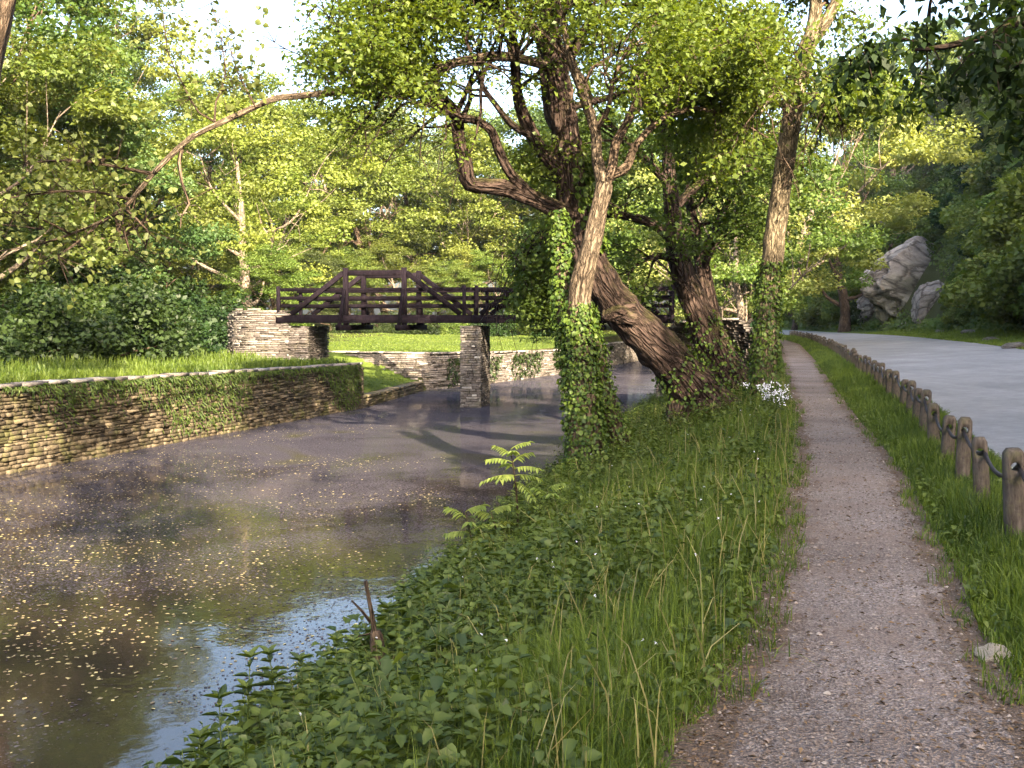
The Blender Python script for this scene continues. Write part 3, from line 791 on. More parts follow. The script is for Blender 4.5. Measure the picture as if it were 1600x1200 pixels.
for (s0, s1) in SPANS:
    Lh = s1 - s0
    q1, q2 = s0 + Lh * 0.345, s0 + Lh * 0.655
    for k, c in enumerate((0.0, BWID)):
        sg = -1 if c == 0 else 1
        for q_ in (q1, q2):
            part("truss_post", lambda g: box_between(g, bp(q_, c, 1.40), bp(q_, c, 3.56), 0.17, 0.17, up=BC, tint=tn()))
            part("raking_strut", lambda g: box_between(g, bp(q_ - 0.02, c + sg * 0.75, 1.52), bp(q_ - 0.02, c + sg * 0.10, 2.78), 0.12, 0.12, up=BA, tint=tn()))
        part("top_chord", lambda g: box_between(g, bp(q1 + .086, c, 3.38), bp(q2 - .086, c, 3.38), 0.15, 0.19, tint=tn()))
        part("diagonal_brace", lambda g: box_between(g, bp(s0 + 0.35, c, 1.92), bp(q1 - .08, c, 3.38), 0.14, 0.17, tint=tn()))
        part("diagonal_brace", lambda g: box_between(g, bp(s1 - 0.35, c, 1.92), bp(q2 + .08, c, 3.38), 0.14, 0.17, tint=tn()))
        for s_ in ((s0 - 0.12 if s0 < 0 else s0 + 0.22), (s1 + 0.12 if s1 > 1 else s1 - 0.22)):
            part("rail_post", lambda g: box_between(g, bp(s_, c + sg * 0.02, 1.60), bp(s_, c + sg * 0.02, 2.92), 0.12, 0.12, up=BC, tint=tn()))
        for z in (2.22, 2.50, 2.80):
            part("rail", lambda g: box_between(g, bp(s0 - (0.2 if s0 < 0 else -.01), c - sg * 0.13, z), bp(s1 + (0.2 if s1 > 1 else -.01), c - sg * 0.13, z), 0.06, 0.12, tint=tn()))
    for q_ in (q1, q2):
        part("floor_beam", lambda g: box_between(g, bp(q_, -0.85, 1.45), bp(q_, BWID + 0.85, 1.45), 0.26, 0.19, tint=tn()))

# ------------------------------------------------------------------ roadside posts and cable
def post_mesh(h, w, d, rng):
    """timber post with rounded top and a hole for the cable; local x across the line, y along it"""
    hole_z, hr = h - 0.13, 0.034
    na = 20
    th = np.linspace(-math.pi / 2, 1.5 * math.pi, na, endpoint=False)
    r0 = min(w / 2, 0.075)
    def outer(a, ins):
        # superellipse-like block top around the hole
        cx_, cz_ = math.cos(a), math.sin(a)
        k = max(abs(cx_) / (w / 2 - ins), abs(cz_) / (0.13 - ins))
        k2 = math.sqrt((cx_ / (w / 2 - ins)) ** 2 + (cz_ / (0.13 - ins)) ** 2)
        kk = k * 0.88 + k2 * 0.12 if cz_ > 0 else k
        return cx_ / kk, hole_z + cz_ / kk
    g = Geo()
    layers = [(-d / 2, 0.022), (-d / 2 + 0.025, 0.0), (d / 2 - 0.025, 0.0), (d / 2, 0.022)]
    V, idx = [], []
    for (yy_, ins) in layers:
        ring = []
        for a in th:
            x_, z_ = outer(a, ins); ring.append(len(V)); V.append((x_, yy_, z_))
        idx.append(ring)
    holes = []
    for (yy_, ins) in (layers[0], layers[3]):
        ring = []
        for a in th:
            ring.append(len(V)); V.append((hr * math.cos(a), yy_, hole_z + hr * math.sin(a)))
        holes.append(ring)
    f = []
    for k in range(na):
        k2 = (k + 1) % na
        f.append((holes[0][k], holes[0][k2], idx[0][k2], idx[0][k])[::-1])
        f.append((holes[1][k], holes[1][k2], idx[3][k2], idx[3][k]))
        f.append((holes[0][k], holes[0][k2], holes[1][k2], holes[1][k]))
        for l in range(3):
            f.append((idx[l][k], idx[l][k2], idx[l + 1][k2], idx[l + 1][k])[::-1])
    g.add(V, [np.array(f)], 0.5)
    zb = hole_z - 0.095
    sec = lambda z, s: [(x * s, y * s, z) for x, y in ((-w / 2 + .022, -d / 2), (w / 2 - .022, -d / 2), (w / 2, -d / 2 + .025), (w / 2, d / 2 - .025), (w / 2 - .022, d / 2), (-w / 2 + .022, d / 2), (-w / 2, d / 2 - .025), (-w / 2, -d / 2 + .025))]
    V = []
    zs = np.linspace(-0.25, zb + 0.005, 6)
    for z in zs: V += sec(z, 1.018 + (0.03 * rng.uniform(-1, 1) + 0.05) * (1 - (z + .25) / (zb + .255)))
    f = [(8 * a + k, 8 * a + (k + 1) % 8, 8 * (a + 1) + (k + 1) % 8, 8 * (a + 1) + k) for a in range(5) for k in range(8)]
    g.add(V, [np.array(f)], 0.5)
    return g
rp = np.random.default_rng(21)
protos = []
for k in range(5):
    protos.append(post_mesh(0.675 + 0.05 * rp.uniform(-1, 1), 0.134 + 0.014 * rp.uniform(-1, 1), 0.125, rp))
y = 5.82 - 1.45
post_meshes = [None] * 5
hole_pts = []
k = 0
while y < 118:
    x = float(XP(y)); z = float(H(x, y))
    slope = (XP(y + 0.5) - XP(y - 0.5))
    kind = [3, 0, 1, 2, 4][k % 5] if k % 7 else int(rp.integers(0, 5))
    if post_meshes[kind] is None:
        o = protos[kind].build("wooden_post", M['post']); post_meshes[kind] = o.data
    else:
        o = bpy.data.objects.new("wooden_post", post_meshes[kind]); COL.objects.link(o)
    o.location = (x, y, z - 0.02 + float(rp.uniform(-0.07, 0.05)))
    o.rotation_euler = (float(rp.uniform(-.05, .05)), float(rp.uniform(-.07, .07)), -math.atan(slope) + float(rp.uniform(-.12, .12)))
    tag(o, "weathered timber post carrying the cable between path and road", "post", "row of cable posts along the road")
    hz = max(v_.co.z for v_ in o.data.vertices) - 0.13
    hole_pts.append(np.array((x, y, o.location.z + hz)))
    if k == 1: tag(o, "nearest whole timber post in the row, cable sagging from it out of the picture", "post")
    if k == 2: tag(o, "second nearest timber post of the row, leaning slightly", "post")
    k += 1
    y += 1.45 / math.sqrt(1 + slope ** 2) * float(rp.uniform(0.93, 1.07))
g = Geo()
pts = []
for a, b_ in zip(hole_pts[:-1], hole_pts[1:]):
    L_ = np.linalg.norm(b_ - a); sag = float(rp.uniform(0.07, 0.15))
    n = 8 if a[1] < 40 else 3
    for t in np.linspace(0, 1, n, endpoint=False):
        p = a * (1 - t) + b_ * t; pts.append(p - np.array((0, 0, sag * 4 * t * (1 - t))))
pts.append(hole_pts[-1])
tube(g, pts, np.full(len(pts), 0.0185), 6)
tag(g.build("guard_cable", M['cable'], smooth=True), "dark sagging cable threaded through the row of timber posts", "cable")

# ------------------------------------------------------------------ near trees
def grow(pts, rad, rng, n, length, tubes, tips, up=0.25, spread=1.0, droop=0.0, start=0.25, minr=0.012, twigs=5):
    """side branches along a limb; tips collects (point, direction)"""
    pts = np.asarray(pts); m = len(pts)
    for k in range(n):
        i_ = int((start + (1 - start) * (k + rng.random()) / n) * (m - 1)); i_ = min(max(i_, 1), m - 2)
        t = norm((pts[i_ + 1] - pts[i_ - 1])[None])[0]
        r = rng.normal(size=3); r -= t * np.dot(r, t); r /= np.linalg.norm(r)
        d = norm((t * 0.55 + r * spread + np.array((0, 0, up)))[None])[0]
        Lb = length * rng.uniform(0.55, 1.2)
        p = pts[i_].copy(); br_ = [p.copy()]
        ns = 6
        for s in range(ns):
            d = norm((d + rng.normal(size=3) * 0.22 + np.array((0, 0, 0.06 - droop * s / ns)))[None])[0]
            p = p + d * Lb / ns; br_.append(p.copy())
            if s >= 1:
                for _ in range(twigs if s > 2 else twigs // 2):
                    td = norm((d * 0.6 + rng.normal(size=3) * 0.7)[None])[0]
                    L2 = Lb * rng.uniform(0.12, 0.4)
                    e = p + td * L2 + np.array((0, 0, -droop * L2 * 0.5))
                    tips.append((e, td))
                    if rng.random() < 0.5: tips.append((p + (e - p) * 0.55, td))
                    if rng.random() < 0.45: tubes.append(([p, p + td * L2 * 0.5, e], [minr * .8, minr * .6, minr * .3]))
        r0 = min(rad[i_] * 0.55, 0.06 * Lb / 2 + 0.012)
        tubes.append((np.array(br_), np.linspace(r0, minr * 0.6, len(br_))))
        tips.append((p, d))

def sprays(g, tips, rng, per, radius, size, flat=0.55, droop=0.35, six=False, W=0.3, tint_bias=0.0):
    if not tips: return
    T = np.array([t[0] for t in tips]); n = len(T)
    C = np.repeat(T, per, 0) + rng.normal(size=(n * per, 3)) * np.array((radius, radius, radius * flat))
    D = rng.normal(size=(n * per, 3)) * np.array((1, 1, 0.45)) + np.array((0, 0, -droop))
    Nn = rng.normal(size=(n * per, 3)) * 0.55 + np.array((0, 0, 1.0))
    S = rng.uniform(0.5, 1.45, n * per) * size
    tb = np.repeat(np.clip(rng.normal(0.5, 0.22, n), 0, 1), per) * 0.6 + rng.random(n * per) * 0.4 + tint_bias
    (add_leaves6 if six else add_leaves4)(g, C, D, Nn, S, W=W, tint=np.clip(tb, 0, 1), rng=rng)

def to_px(p):
    """where a place falls in the photograph"""
    rel = p - np.array((0, 0, EYE)); f = rel[1] * CP - rel[2] * SP; u = rel[1] * SP + rel[2] * CP
    return 800 + FPX * rel[0] / f, 600 - FPX * u / f
def thin(tips, boxes, rng):
    """open up a crown where the photograph shows bare limbs or sky"""
    out = []
    for t in tips:
        a, b_ = to_px(t[0]); keep = 1.0
        for (x0, y0, x1, y1, dmax, k) in boxes:
            if x0 < a < x1 and y0 < b_ < y1 and t[0][1] < dmax: keep = min(keep, k)
        if rng.random() < keep: out.append(t)
    return out
BARE = [(660, 50, 1010, 340, 19.2, .10), (700, -60, 1000, 50, 18.5, .45), (1175, 165, 1275, 430, 22, .0), (1225, 0, 1325, 95, 22, .12), (1205, 60, 1300, 165, 20.8, .2), (1035, 400, 1165, 620, 30, .06), (700, 300, 818, 600, 26, .0), (815, 520, 880, 640, 26, .05), (880, 300, 1130, 640, 22, .12), (225, -250, 470, 140, 20, .0), (440, -300, 530, 40, 20, .1), (1000, 180, 1185, 400, 27, .5), (440, -300, 640, -10, 20, .25), (560, 150, 705, 330, 20, .15),
        (1200, 40, 1300, 172, 20, .3), (985, 190, 1060, 330, 19, .45), (430, 190, 560, 400, 20, .3), (1265, 170, 1420, 330, 22, .05), (1320, 20, 1440, 75, 22, .3), (880, 335, 960, 640, 25.5, .0), (720, 330, 860, 470, 22, .1)]

def px_line(lst):
    """(px, py, depth, radius) rows -> points, radii"""
    return np.array([P(a, b_, d) for a, b_, d, r in lst]), np.array([r for *_, r in lst])

def limb(root, lst, mat, name="limb", seg=16, step=0.12, lump=0.14, seed=0.0):
    p, r = px_line(lst); p, r = resample(p, r * .88, step)
    g = Geo(); tube(g, p, r, seg, lump, seed=seed, ridge=.06)
    o = under(g.build(name, mat, root, smooth=True), root)
    return p, r

def ivy_on(g, p, r, rng, density, size=0.10, sides=(0, 2 * math.pi), off=0.05, start=0.0, end=1.0, thin=1.0):
    """leaves clinging to a stem"""
    m = len(p); L_ = np.linalg.norm(np.diff(p, axis=0), axis=1).sum()
    n = int(density * L_ * (end - start))
    s = (start + (end - start) * rng.random(n) ** thin) * (m - 1)
    i0 = np.clip(s.astype(int), 0, m - 2); f = (s - i0)[:, None]
    c = p[i0] * (1 - f) + p[i0 + 1] * f; rr_ = r[i0] * (1 - f[:, 0]) + r[i0 + 1] * f[:, 0]
    t = norm(p[i0 + 1] - p[i0])
    a = rng.uniform(sides[0], sides[1], n)
    e1 = norm(np.cross(t, np.array((0, 1.0, 0.01)))); e2 = np.cross(t, e1)
    out = e1 * np.cos(a)[:, None] + e2 * np.sin(a)[:, None]
    C = c + out * (rr_ * 1.02 + np.abs(rng.normal(0, off, n)))[:, None] + rng.normal(size=(n, 3)) * 0.02
    D = out * 0.55 + np.array((0, 0, -0.8)) + rng.normal(size=(n, 3)) * 0.45
    Nn = out + np.array((0, 0, 0.5)) + rng.normal(size=(n, 3)) * 0.3
    add_leaves6(g, C, D, Nn, rng.uniform(0.6, 1.3, n) * size, W=0.42, droop=0.1, rng=rng)

# --- the great leaning tree
r1 = np.random.default_rng(31)
b0 = P(1098, 632, 20.5)
t1 = empty("leaning_tree", tuple(b0))
tag(t1, "huge old tree leaning over the canal with mossy slanting trunk and dark crooked limbs", "tree")
tp, tr = px_line([(1150, 690, 20.8, .66), (1112, 640, 20.6, .54), (1085, 605, 20.5, .46), (1038, 553, 20.3, .405), (988, 503, 20.0, .37), (948, 455, 19.8, .34), (922, 408, 19.6, .33), (905, 360, 19.5, .31), (895, 310, 19.4, .30), (888, 250, 19.3, .275), (880, 180, 19.2, .26), (868, 110, 19.1, .23), (860, 50, 19, .19), (852, -50, 19, .15), (848, -170, 19, .07)])
tp, tr = resample(tp, tr, 0.07)
g = Geo(); tube(g, tp, tr, 56, 0.13, seed=2.0, ridge=.10)
# root flare and a torn stub under the bend
for (a, b_, d, dx, dy) in ((1075, 640, 20.4, -0.5, -0.5), (1120, 640, 20.5, 0.6, -0.3), (1095, 640, 20.3, 0.1, -0.7)):
    q0 = P(a, b_ - 20, d) + np.array((0, .35, 0)); q1_ = P(a, b_ + 8, d) + np.array((dx, dy, -0.3))
    pp, rr_ = resample([q0, (q0 + q1_) / 2 + np.array((0, 0, -.08)), q1_], [.30, .2, .08], 0.1); tube(g, pp, rr_, 20, 0.15, seed=a, ridge=.1)
sp_, sr_ = resample(*px_line([(985, 492, 19.8, .28), (962, 488, 19.7, .21), (950, 492, 19.62, .14), (944, 500, 19.58, .05)]), 0.06)
tube(g, sp_, sr_, 30, 0.3, seed=7.0, ridge=.16)
under(g.build("trunk", M['bark_dark'], t1, smooth=True), t1)
LIMBS1 = [
    [(897, 345, 19.4, .24), (862, 324, 19.2, .20), (830, 309, 19.0, .18), (785, 293, 18.8, .165), (735, 288, 18.7, .155), (728, 262, 18.6, .15), (718, 215, 18.5, .14), (712, 180, 18.4, .12), (690, 155, 18.2, .09), (640, 148, 18.0, .07), (580, 150, 17.6, .05), (520, 140, 17.2, .03)],
    [(862, 324, 19.2, .12), (828, 302, 18.9, .105), (797, 270, 18.7, .10), (778, 232, 18.6, .10), (768, 205, 18.5, .095), (742, 188, 18.3, .085), (712, 182, 18.1, .08), (670, 160, 17.8, .07), (640, 130, 17.5, .05), (600, 60, 17.2, .03)],
    [(890, 275, 19.3, .16), (858, 250, 19.2, .15), (832, 210, 19.1, .14), (812, 165, 19.0, .13), (806, 110, 18.9, .11), (800, 40, 18.8, .08), (790, -60, 18.7, .04)],
    [(832, 215, 19.1, .08), (800, 195, 18.7, .07), (772, 160, 18.4, .06), (752, 130, 18.2, .05), (735, 80, 18.0, .035), (700, 10, 17.6, .02)],
    [(872, 130, 19.1, .13), (905, 60, 19.4, .11), (950, 0, 19.8, .08), (1010, -70, 20.2, .05)],
    [(884, 215, 19.2, .10), (860, 190, 19.6, .09), (850, 140, 20.0, .08), (840, 60, 20.4, .06), (800, -40, 21, .03)],
    [(866, 95, 19.1, .10), (820, 40, 18.4, .08), (740, 0, 17.6, .06), (640, -30, 16.8, .03)],
    [(880, 170, 19.2, .09), (960, 150, 19.8, .07), (1040, 130, 20.6, .05), (1130, 110, 21.2, .03)],
]
ARCH = [(866, 105, 19.1, .15), (780, 88, 18.4, .14), (680, 105, 17.6, .12), (560, 138, 16.8, .10), (475, 149, 16.2, .085), (430, 154, 15.9, .078), (388, 172, 15.7, .075), (340, 194, 15.5, .072), (300, 214, 15.3, .070), (265, 245, 15.2, .068), (238, 273, 15.1, .064), (214, 302, 15.0, .058), (192, 326, 15.0, .05), (158, 346, 14.9, .04), (110, 366, 14.8, .03), (50, 384, 14.7, .022), (-20, 395, 14.6, .015)]
tubes, tips = [], []
for k, ln in enumerate(LIMBS1):
    p, r = limb(t1, ln, M['bark_dark'], seed=k * 3.1)
    grow(p, r, r1, 14 if k in (0, 1, 3, 6) else 9, 2.1, tubes, tips, up=0.35, droop=0.25, start=0.5 if k < 2 else 0.4)
grow(tp[int(len(tp) * .78):], tr[int(len(tr) * .78):], r1, 10, 2.6, tubes, tips, up=0.1, droop=0.2)
ARCH = [(a, b_, c, d * .70) for a, b_, c, d in ARCH]
ap, ar = limb(t1, ARCH, M['bark_grey'], seed=5.5, seg=10, lump=0.06)
na = len(ap)
grow(ap[:int(na * .45)], ar[:int(na * .45)], r1, 13, 2.0, tubes, tips, up=0.3, droop=0.3, start=0.2)
# low dark skirt of leaves in front of the bend
grow(tp[int(len(tp) * .45):int(len(tp) * .62)], tr[int(len(tp) * .45):int(len(tp) * .62)], r1, 9, 1.0, tubes, tips, up=0.1, droop=0.5)
g = Geo()
for p, r in tubes: tube(g, p, r, 5, cap=False)
under(g.build("branches", M['bark_dark'], t1, smooth=True), t1)
g = Geo(); sprays(g, thin(tips, BARE, r1), r1, 24, 0.21, 0.088)
under(g.build("crown", M['leaf_canopy'], t1), t1)
# broad pale leaves of the arching limb
tubes, tips = [], []
def twig(lst):
    p, r = resample(*px_line(lst), 0.2); tubes.append((p, r)); return p
for lst in ([(286, 224, 15.3, .035), (280, 255, 15.25, .03), (284, 285, 15.2, .026), (296, 318, 15.1, .02), (283, 340, 15.1, .012), (282, 356, 15.1, .008)],
            [(190, 330, 15, .03), (196, 370, 14.9, .02), (203, 395, 14.9, .01)],
            [(335, 190, 15.5, .022), (337, 160, 15.6, .016), (352, 120, 15.7, .012), (345, 60, 15.8, .008), (330, 5, 15.9, .006)],
            [(335, 190, 15.5, .02), (310, 175, 15.4, .015), (285, 130, 15.3, .012), (262, 80, 15.2, .008), (255, 20, 15.2, .006)],
            [(400, 168, 15.7, .018), (385, 140, 15.8, .014), (370, 110, 16, .01), (355, 60, 16, .007)],
            [(240, 272, 15.1, .03), (180, 260, 14.8, .024), (110, 250, 14.5, .018), (40, 255, 14.2, .01)],
            [(205, 312, 15.0, .025), (150, 300, 14.6, .02), (80, 300, 14.2, .015), (10, 310, 14, .01)],
            [(160, 345, 14.9, .022), (120, 380, 14.6, .018), (90, 400, 14.4, .012), (60, 415, 14.2, .008)],
            [(110, 366, 14.8, .02), (60, 340, 14.4, .015), (0, 330, 14.2, .01)],
            [(195, 325, 15.0, .02), (230, 360, 14.8, .014), (228, 385, 14.7, .01)]):
    p = twig(lst)
    up_sky = lst[-1][1] < 100
    for kk in range(2, len(p)):
        n_ = (6 if up_sky else 9)
        for _ in range(n_):
            off = r1.normal(size=3) * np.array((0.36, 0.3, 0.26)) * (0.75 if up_sky else 1.0)
            if lst[0][0] == 286 and kk < len(p): off *= 0.0
            if lst[0][0] == 286 and r1.random() < 0.97: continue
            tips.append((p[kk] + off, off))
            tubes.append(([p[kk], p[kk] + off * 0.6 + np.array((0, 0, .03)), p[kk] + off], [.006, .004, .002]))
for kk in range(int(na * .74), na):
    for _ in range(3):
        off = r1.normal(size=3) * np.array((0.4, 0.35, 0.35)); tips.append((ap[kk] + off, off))
g = Geo()
for p, r in tubes: tube(g, p, r, 5, cap=False)
under(g.build("twigs", M['bark_brown'], t1, smooth=True), t1)
g = Geo(); sprays(g, tips, r1, 4, 0.11, 0.085, six=True, W=0.45, droop=0.5)
under(g.build("broad_leaves", M['leaf_syc'], t1), t1)
g = Geo()
ivy_on(g, tp[:int(len(tp) * .2)], tr[:int(len(tp) * .2)], r1, 420, 0.075, off=0.05)
ivy_on(g, tp[int(len(tp) * .43):int(len(tp) * .60)], tr[int(len(tp) * .43):int(len(tp) * .60)] * 1.05, r1, 260, 0.12, sides=(math.pi * .55, math.pi * 1.3), off=0.08)
under(g.build("ivy", M['ivy'], t1), t1)

# --- the ivy-clad tree in front of it
r2_ = np.random.default_rng(32)
t2 = empty("ivy_tree", tuple(P(915, 722, 17)))
tag(t2, "forked tree at the water's edge wrapped in ivy with a pale bare upper stem", "tree")
STEM2 = [(922, 760, 17, .36), (917, 715, 17, .30), (912, 650, 17, .26), (908, 580, 17, .235), (905, 500, 17, .21), (909, 445, 17, .185), (923, 385, 17, .165), (935, 332, 17.1, .15), (944, 288, 17.2, .14)]
p2, rr2 = px_line(STEM2); p2, rr2 = resample(p2, rr2, 0.09)
g = Geo(); tube(g, p2, rr2, 32, 0.09, seed=3.0, ridge=.06)
s2p, s2r = resample(*px_line([(972, 690, 17.5, .20), (955, 650, 17.4, .17), (938, 600, 17.3, .16), (925, 548, 17.2, .19), (909, 500, 17.1, .18)]), 0.16)
tube(g, s2p, s2r, 12, 0.12, seed=5.0)
s3p, s3r = resample(*px_line([(898, 600, 17.2, .16), (886, 520, 17.3, .15), (880, 440, 17.4, .14), (876, 380, 17.5, .12), (874, 330, 17.6, .08)]), 0.16)
tube(g, s3p, s3r, 10, 0.12, seed=6.0)
under(g.build("trunk", M['bark_grey'], t2, smooth=True), t2)
LIMBS2 = [
    [(944, 292, 17.2, .13), (933, 245, 17.2, .11), (930, 205, 17.2, .10), (912, 150, 17.1, .09), (893, 95, 17, .08), (878, 30, 16.9, .06), (850, -70, 16.6, .03)],
    [(944, 292, 17.2, .12), (956, 262, 17.3, .10), (962, 225, 17.4, .09), (985, 180, 17.6, .08), (1005, 120, 17.9, .07), (1020, 50, 18.2, .05), (1040, -50, 18.6, .03)],
    [(950, 275, 17.3, .10), (978, 262, 17.6, .09), (992, 230, 18, .08), (1030, 190, 18.4, .06), (1090, 170, 18.8, .045), (1150, 190, 19.2, .03), (1200, 215, 19.4, .02)],
    [(930, 205, 17.2, .06), (950, 170, 17.0, .05), (960, 120, 16.8, .04), (990, 60, 16.6, .03)],
    [(985, 180, 17.6, .06), (1060, 120, 17.6, .05), (1130, 70, 17.4, .04), (1210, 40, 17.2, .02)],
]
tubes, tips = [], []
for k, ln in enumerate(LIMBS2):
    p, r = limb(t2, ln, M['bark_grey'] if k < 1 else M['bark_brown'], seed=k * 2.3)
    grow(p, r, r2_, 8, 1.7, tubes, tips, up=0.3, droop=0.3, start=0.35)
g = Geo()
for p, r in tubes: tube(g, p, r, 5, cap=False)
under(g.build("branches", M['bark_brown'], t2, smooth=True), t2)
g = Geo(); sprays(g, thin(tips, BARE, r2_), r2_, 24, 0.21, 0.088)
under(g.build("crown", M['leaf_canopy'], t2), t2)
g = Geo()
ivy_on(g, p2, rr2, r2_, 1500, 0.060, start=0.0, end=0.60, off=0.045)
ivy_on(g, p2, rr2, r2_, 160, 0.09, start=0.0, end=0.60, off=0.07)
ivy_on(g, s2p, s2r, r2_, 800, 0.06, off=0.04)
ivy_on(g, s3p, s3r, r2_, 800, 0.075, off=0.05)
under(g.build("ivy", M['ivy'], t2), t2)

# --- leaning dark tree behind, with a drooping dark limb over the bridge
r3 = np.random.default_rng(33)
t3 = empty("dark_tree", tuple(P(1135, 585, 26)))
tag(t3, "dark slanting tree with ivy at its foot just behind the huge leaning trunk", "tree")
p3, rr3 = px_line([(1165, 625, 26, .72), (1140, 588, 26, .60), (1115, 545, 26, .50), (1095, 500, 26, .43), (1075, 450, 26, .37), (1060, 400, 26, .31), (1052, 340, 26, .26), (1045, 270, 26, .2), (1040, 200, 26, .15), (1030, 100, 26, .09), (1025, 20, 26, .05)])
p3, rr3 = resample(p3, rr3 * .85, 0.1)
g = Geo(); tube(g, p3, rr3, 40, 0.12, seed=11, ridge=.1)
under(g.build("trunk", M['bark_dark'], t3, smooth=True), t3)
tubes, tips = [], []
for k, ln in enumerate(([(1056, 375, 26, .16), (1010, 345, 25.6, .13), (950, 335, 25.2, .10), (890, 345, 24.8, .07), (845, 370, 24.6, .045), (820, 420, 24.5, .02)],
                        [(1050, 330, 26, .14), (1090, 290, 26.4, .11), (1140, 260, 27, .08), (1190, 260, 27.5, .04)],
                        [(1047, 290, 26, .12), (1000, 240, 25.6, .10), (960, 200, 25.4, .06), (920, 150, 25, .03)],
                        [(1062, 410, 26, .12), (1030, 400, 25.6, .09), (1000, 410, 25.4, .05), (980, 430, 25.2, .03)])):
    p, r = limb(t3, ln, M['bark_dark'], seed=k + 20)
    if k == 0:
        grow(p[int(len(p) * .62):], r[int(len(p) * .62):], r3, 26, 1.7, tubes, tips, up=-0.5, droop=1.3, start=0.1, spread=0.7, twigs=5)
        grow(p, r, r3, 8, 1.4, tubes, tips, up=0.3, droop=0.6)
    else:
        grow(p, r, r3, 9, 1.9, tubes, tips, up=0.2, droop=0.4)
grow(p3[int(len(p3) * .55):], rr3[int(len(p3) * .55):], r3, 16, 2.6, tubes, tips, up=0.2, droop=0.3)
g = Geo()
for p, r in tubes: tube(g, p, r, 5, cap=False)
under(g.build("branches", M['bark_dark'], t3, smooth=True), t3)
g = Geo(); sprays(g, thin(tips, BARE, r3), r3, 13, 0.24, 0.13)
under(g.build("crown", M['leaf_mid'], t3), t3)
g = Geo(); ivy_on(g, p3[:int(len(p3) * .26)], rr3[:int(len(p3) * .26)], r3, 420, 0.09, off=0.06, thin=1.5)
under(g.build("ivy", M['ivy'], t3), t3)

# --- slender forked tree behind
r4 = np.random.default_rng(34)
t4 = empty("slender_tree", tuple(P(1125, 560, 29)))
tag(t4, "slender dark forked tree rising close behind the dark slanting one", "tree")
tubes, tips = [], []
g = Geo()
for ln in ([(1135, 590, 29, .34), (1124, 545, 29, .30), (1112, 495, 29, .27), (1102, 445, 29, .25), (1095, 405, 29, .22), (1085, 355, 29, .15), (1075, 300, 29, .1), (1070, 230, 29, .06)],
           [(1097, 415, 29, .17), (1112, 375, 29.2, .13), (1128, 335, 29.4, .10), (1150, 290, 29.8, .06), (1165, 240, 30, .03)]):
    p, r = resample(*px_line(ln), 0.25); tube(g, p, r, 12, 0.12, seed=ln[0][0])
    grow(p, r, r4, 12, 2.0, tubes, tips, up=0.2, droop=0.3, start=0.4)
under(g.build("trunk", M['bark_dark'], t4, smooth=True), t4)
g = Geo()
for p, r in tubes: tube(g, p, r, 5, cap=False)
under(g.build("branches", M['bark_dark'], t4, smooth=True), t4)
g = Geo(); sprays(g, thin(tips, BARE, r4), r4, 14, 0.24, 0.14)
under(g.build("crown", M['leaf_mid'], t4), t4)

# --- tall straight tree beside the path
r5 = np.random.default_rng(35)
t5 = empty("path_tree", tuple(P(1192, 628, 21)))
tag(t5, "tall straight grey trunk with ivy around its foot at the edge of the path", "tree")
p5, rr5 = px_line([(1190, 655, 21, .42), (1192, 625, 21, .31), (1197, 540, 21, .27), (1203, 445, 21, .245), (1212, 360, 21, .235), (1224, 270, 21, .225), (1238, 180, 21, .215), (1254, 100, 21, .2), (1266, 60, 21, .18)])
p5, rr5 = resample(p5, rr5 * .9, 0.08)
g = Geo(); tube(g, p5, rr5, 44, 0.06, seed=15, ridge=.06)
under(g.build("trunk", M['bark_tan'], t5, smooth=True), t5)
tubes, tips = [], []
for k, ln in enumerate(([(1264, 70, 21, .17), (1274, 20, 21, .15), (1270, -40, 21, .13), (1262, -140, 21, .08), (1255, -260, 21, .03)],
                        [(1264, 70, 21, .16), (1295, 25, 21, .14), (1316, -20, 21, .12), (1350, -120, 21, .08), (1380, -240, 21, .03)],
                        [(1240, 175, 21, .07), (1200, 150, 20.4, .055), (1140, 140, 19.6, .04), (1080, 160, 19, .025)],
                        [(1240, 170, 21, .07), (1290, 140, 20.6, .06), (1345, 125, 20.2, .045), (1400, 135, 19.8, .025)],
                        [(1250, 120, 21, .06), (1210, 90, 20.2, .05), (1150, 70, 19.4, .035), (1090, 60, 18.6, .02)],
                        [(1256, 100, 21, .06), (1230, 125, 19.8, .05), (1205, 150, 18.6, .035), (1190, 175, 17.6, .02)],
                        [(1246, 150, 21, .06), (1275, 150, 20, .05), (1310, 160, 19, .03)])):
    p, r = limb(t5, ln, M['bark_tan'], seed=k + 40)
    grow(p, r, r5, 12 if k > 1 else 14, 1.25 if k > 1 else 2.0, tubes, tips, up=0.15, droop=0.55, start=0.15)
g = Geo()
for p, r in tubes: tube(g, p, r, 5, cap=False)
under(g.build("branches", M['bark_brown'], t5, smooth=True), t5)
g = Geo(); sprays(g, thin(tips, BARE, r5), r5, 18, 0.22, 0.11, droop=0.8)
under(g.build("crown", M['leaf_canopy'], t5), t5)
g = Geo(); ivy_on(g, p5, rr5, r5, 1200, 0.065, start=0.06, end=0.42, off=0.035)
under(g.build("ivy", M['ivy'], t5), t5)

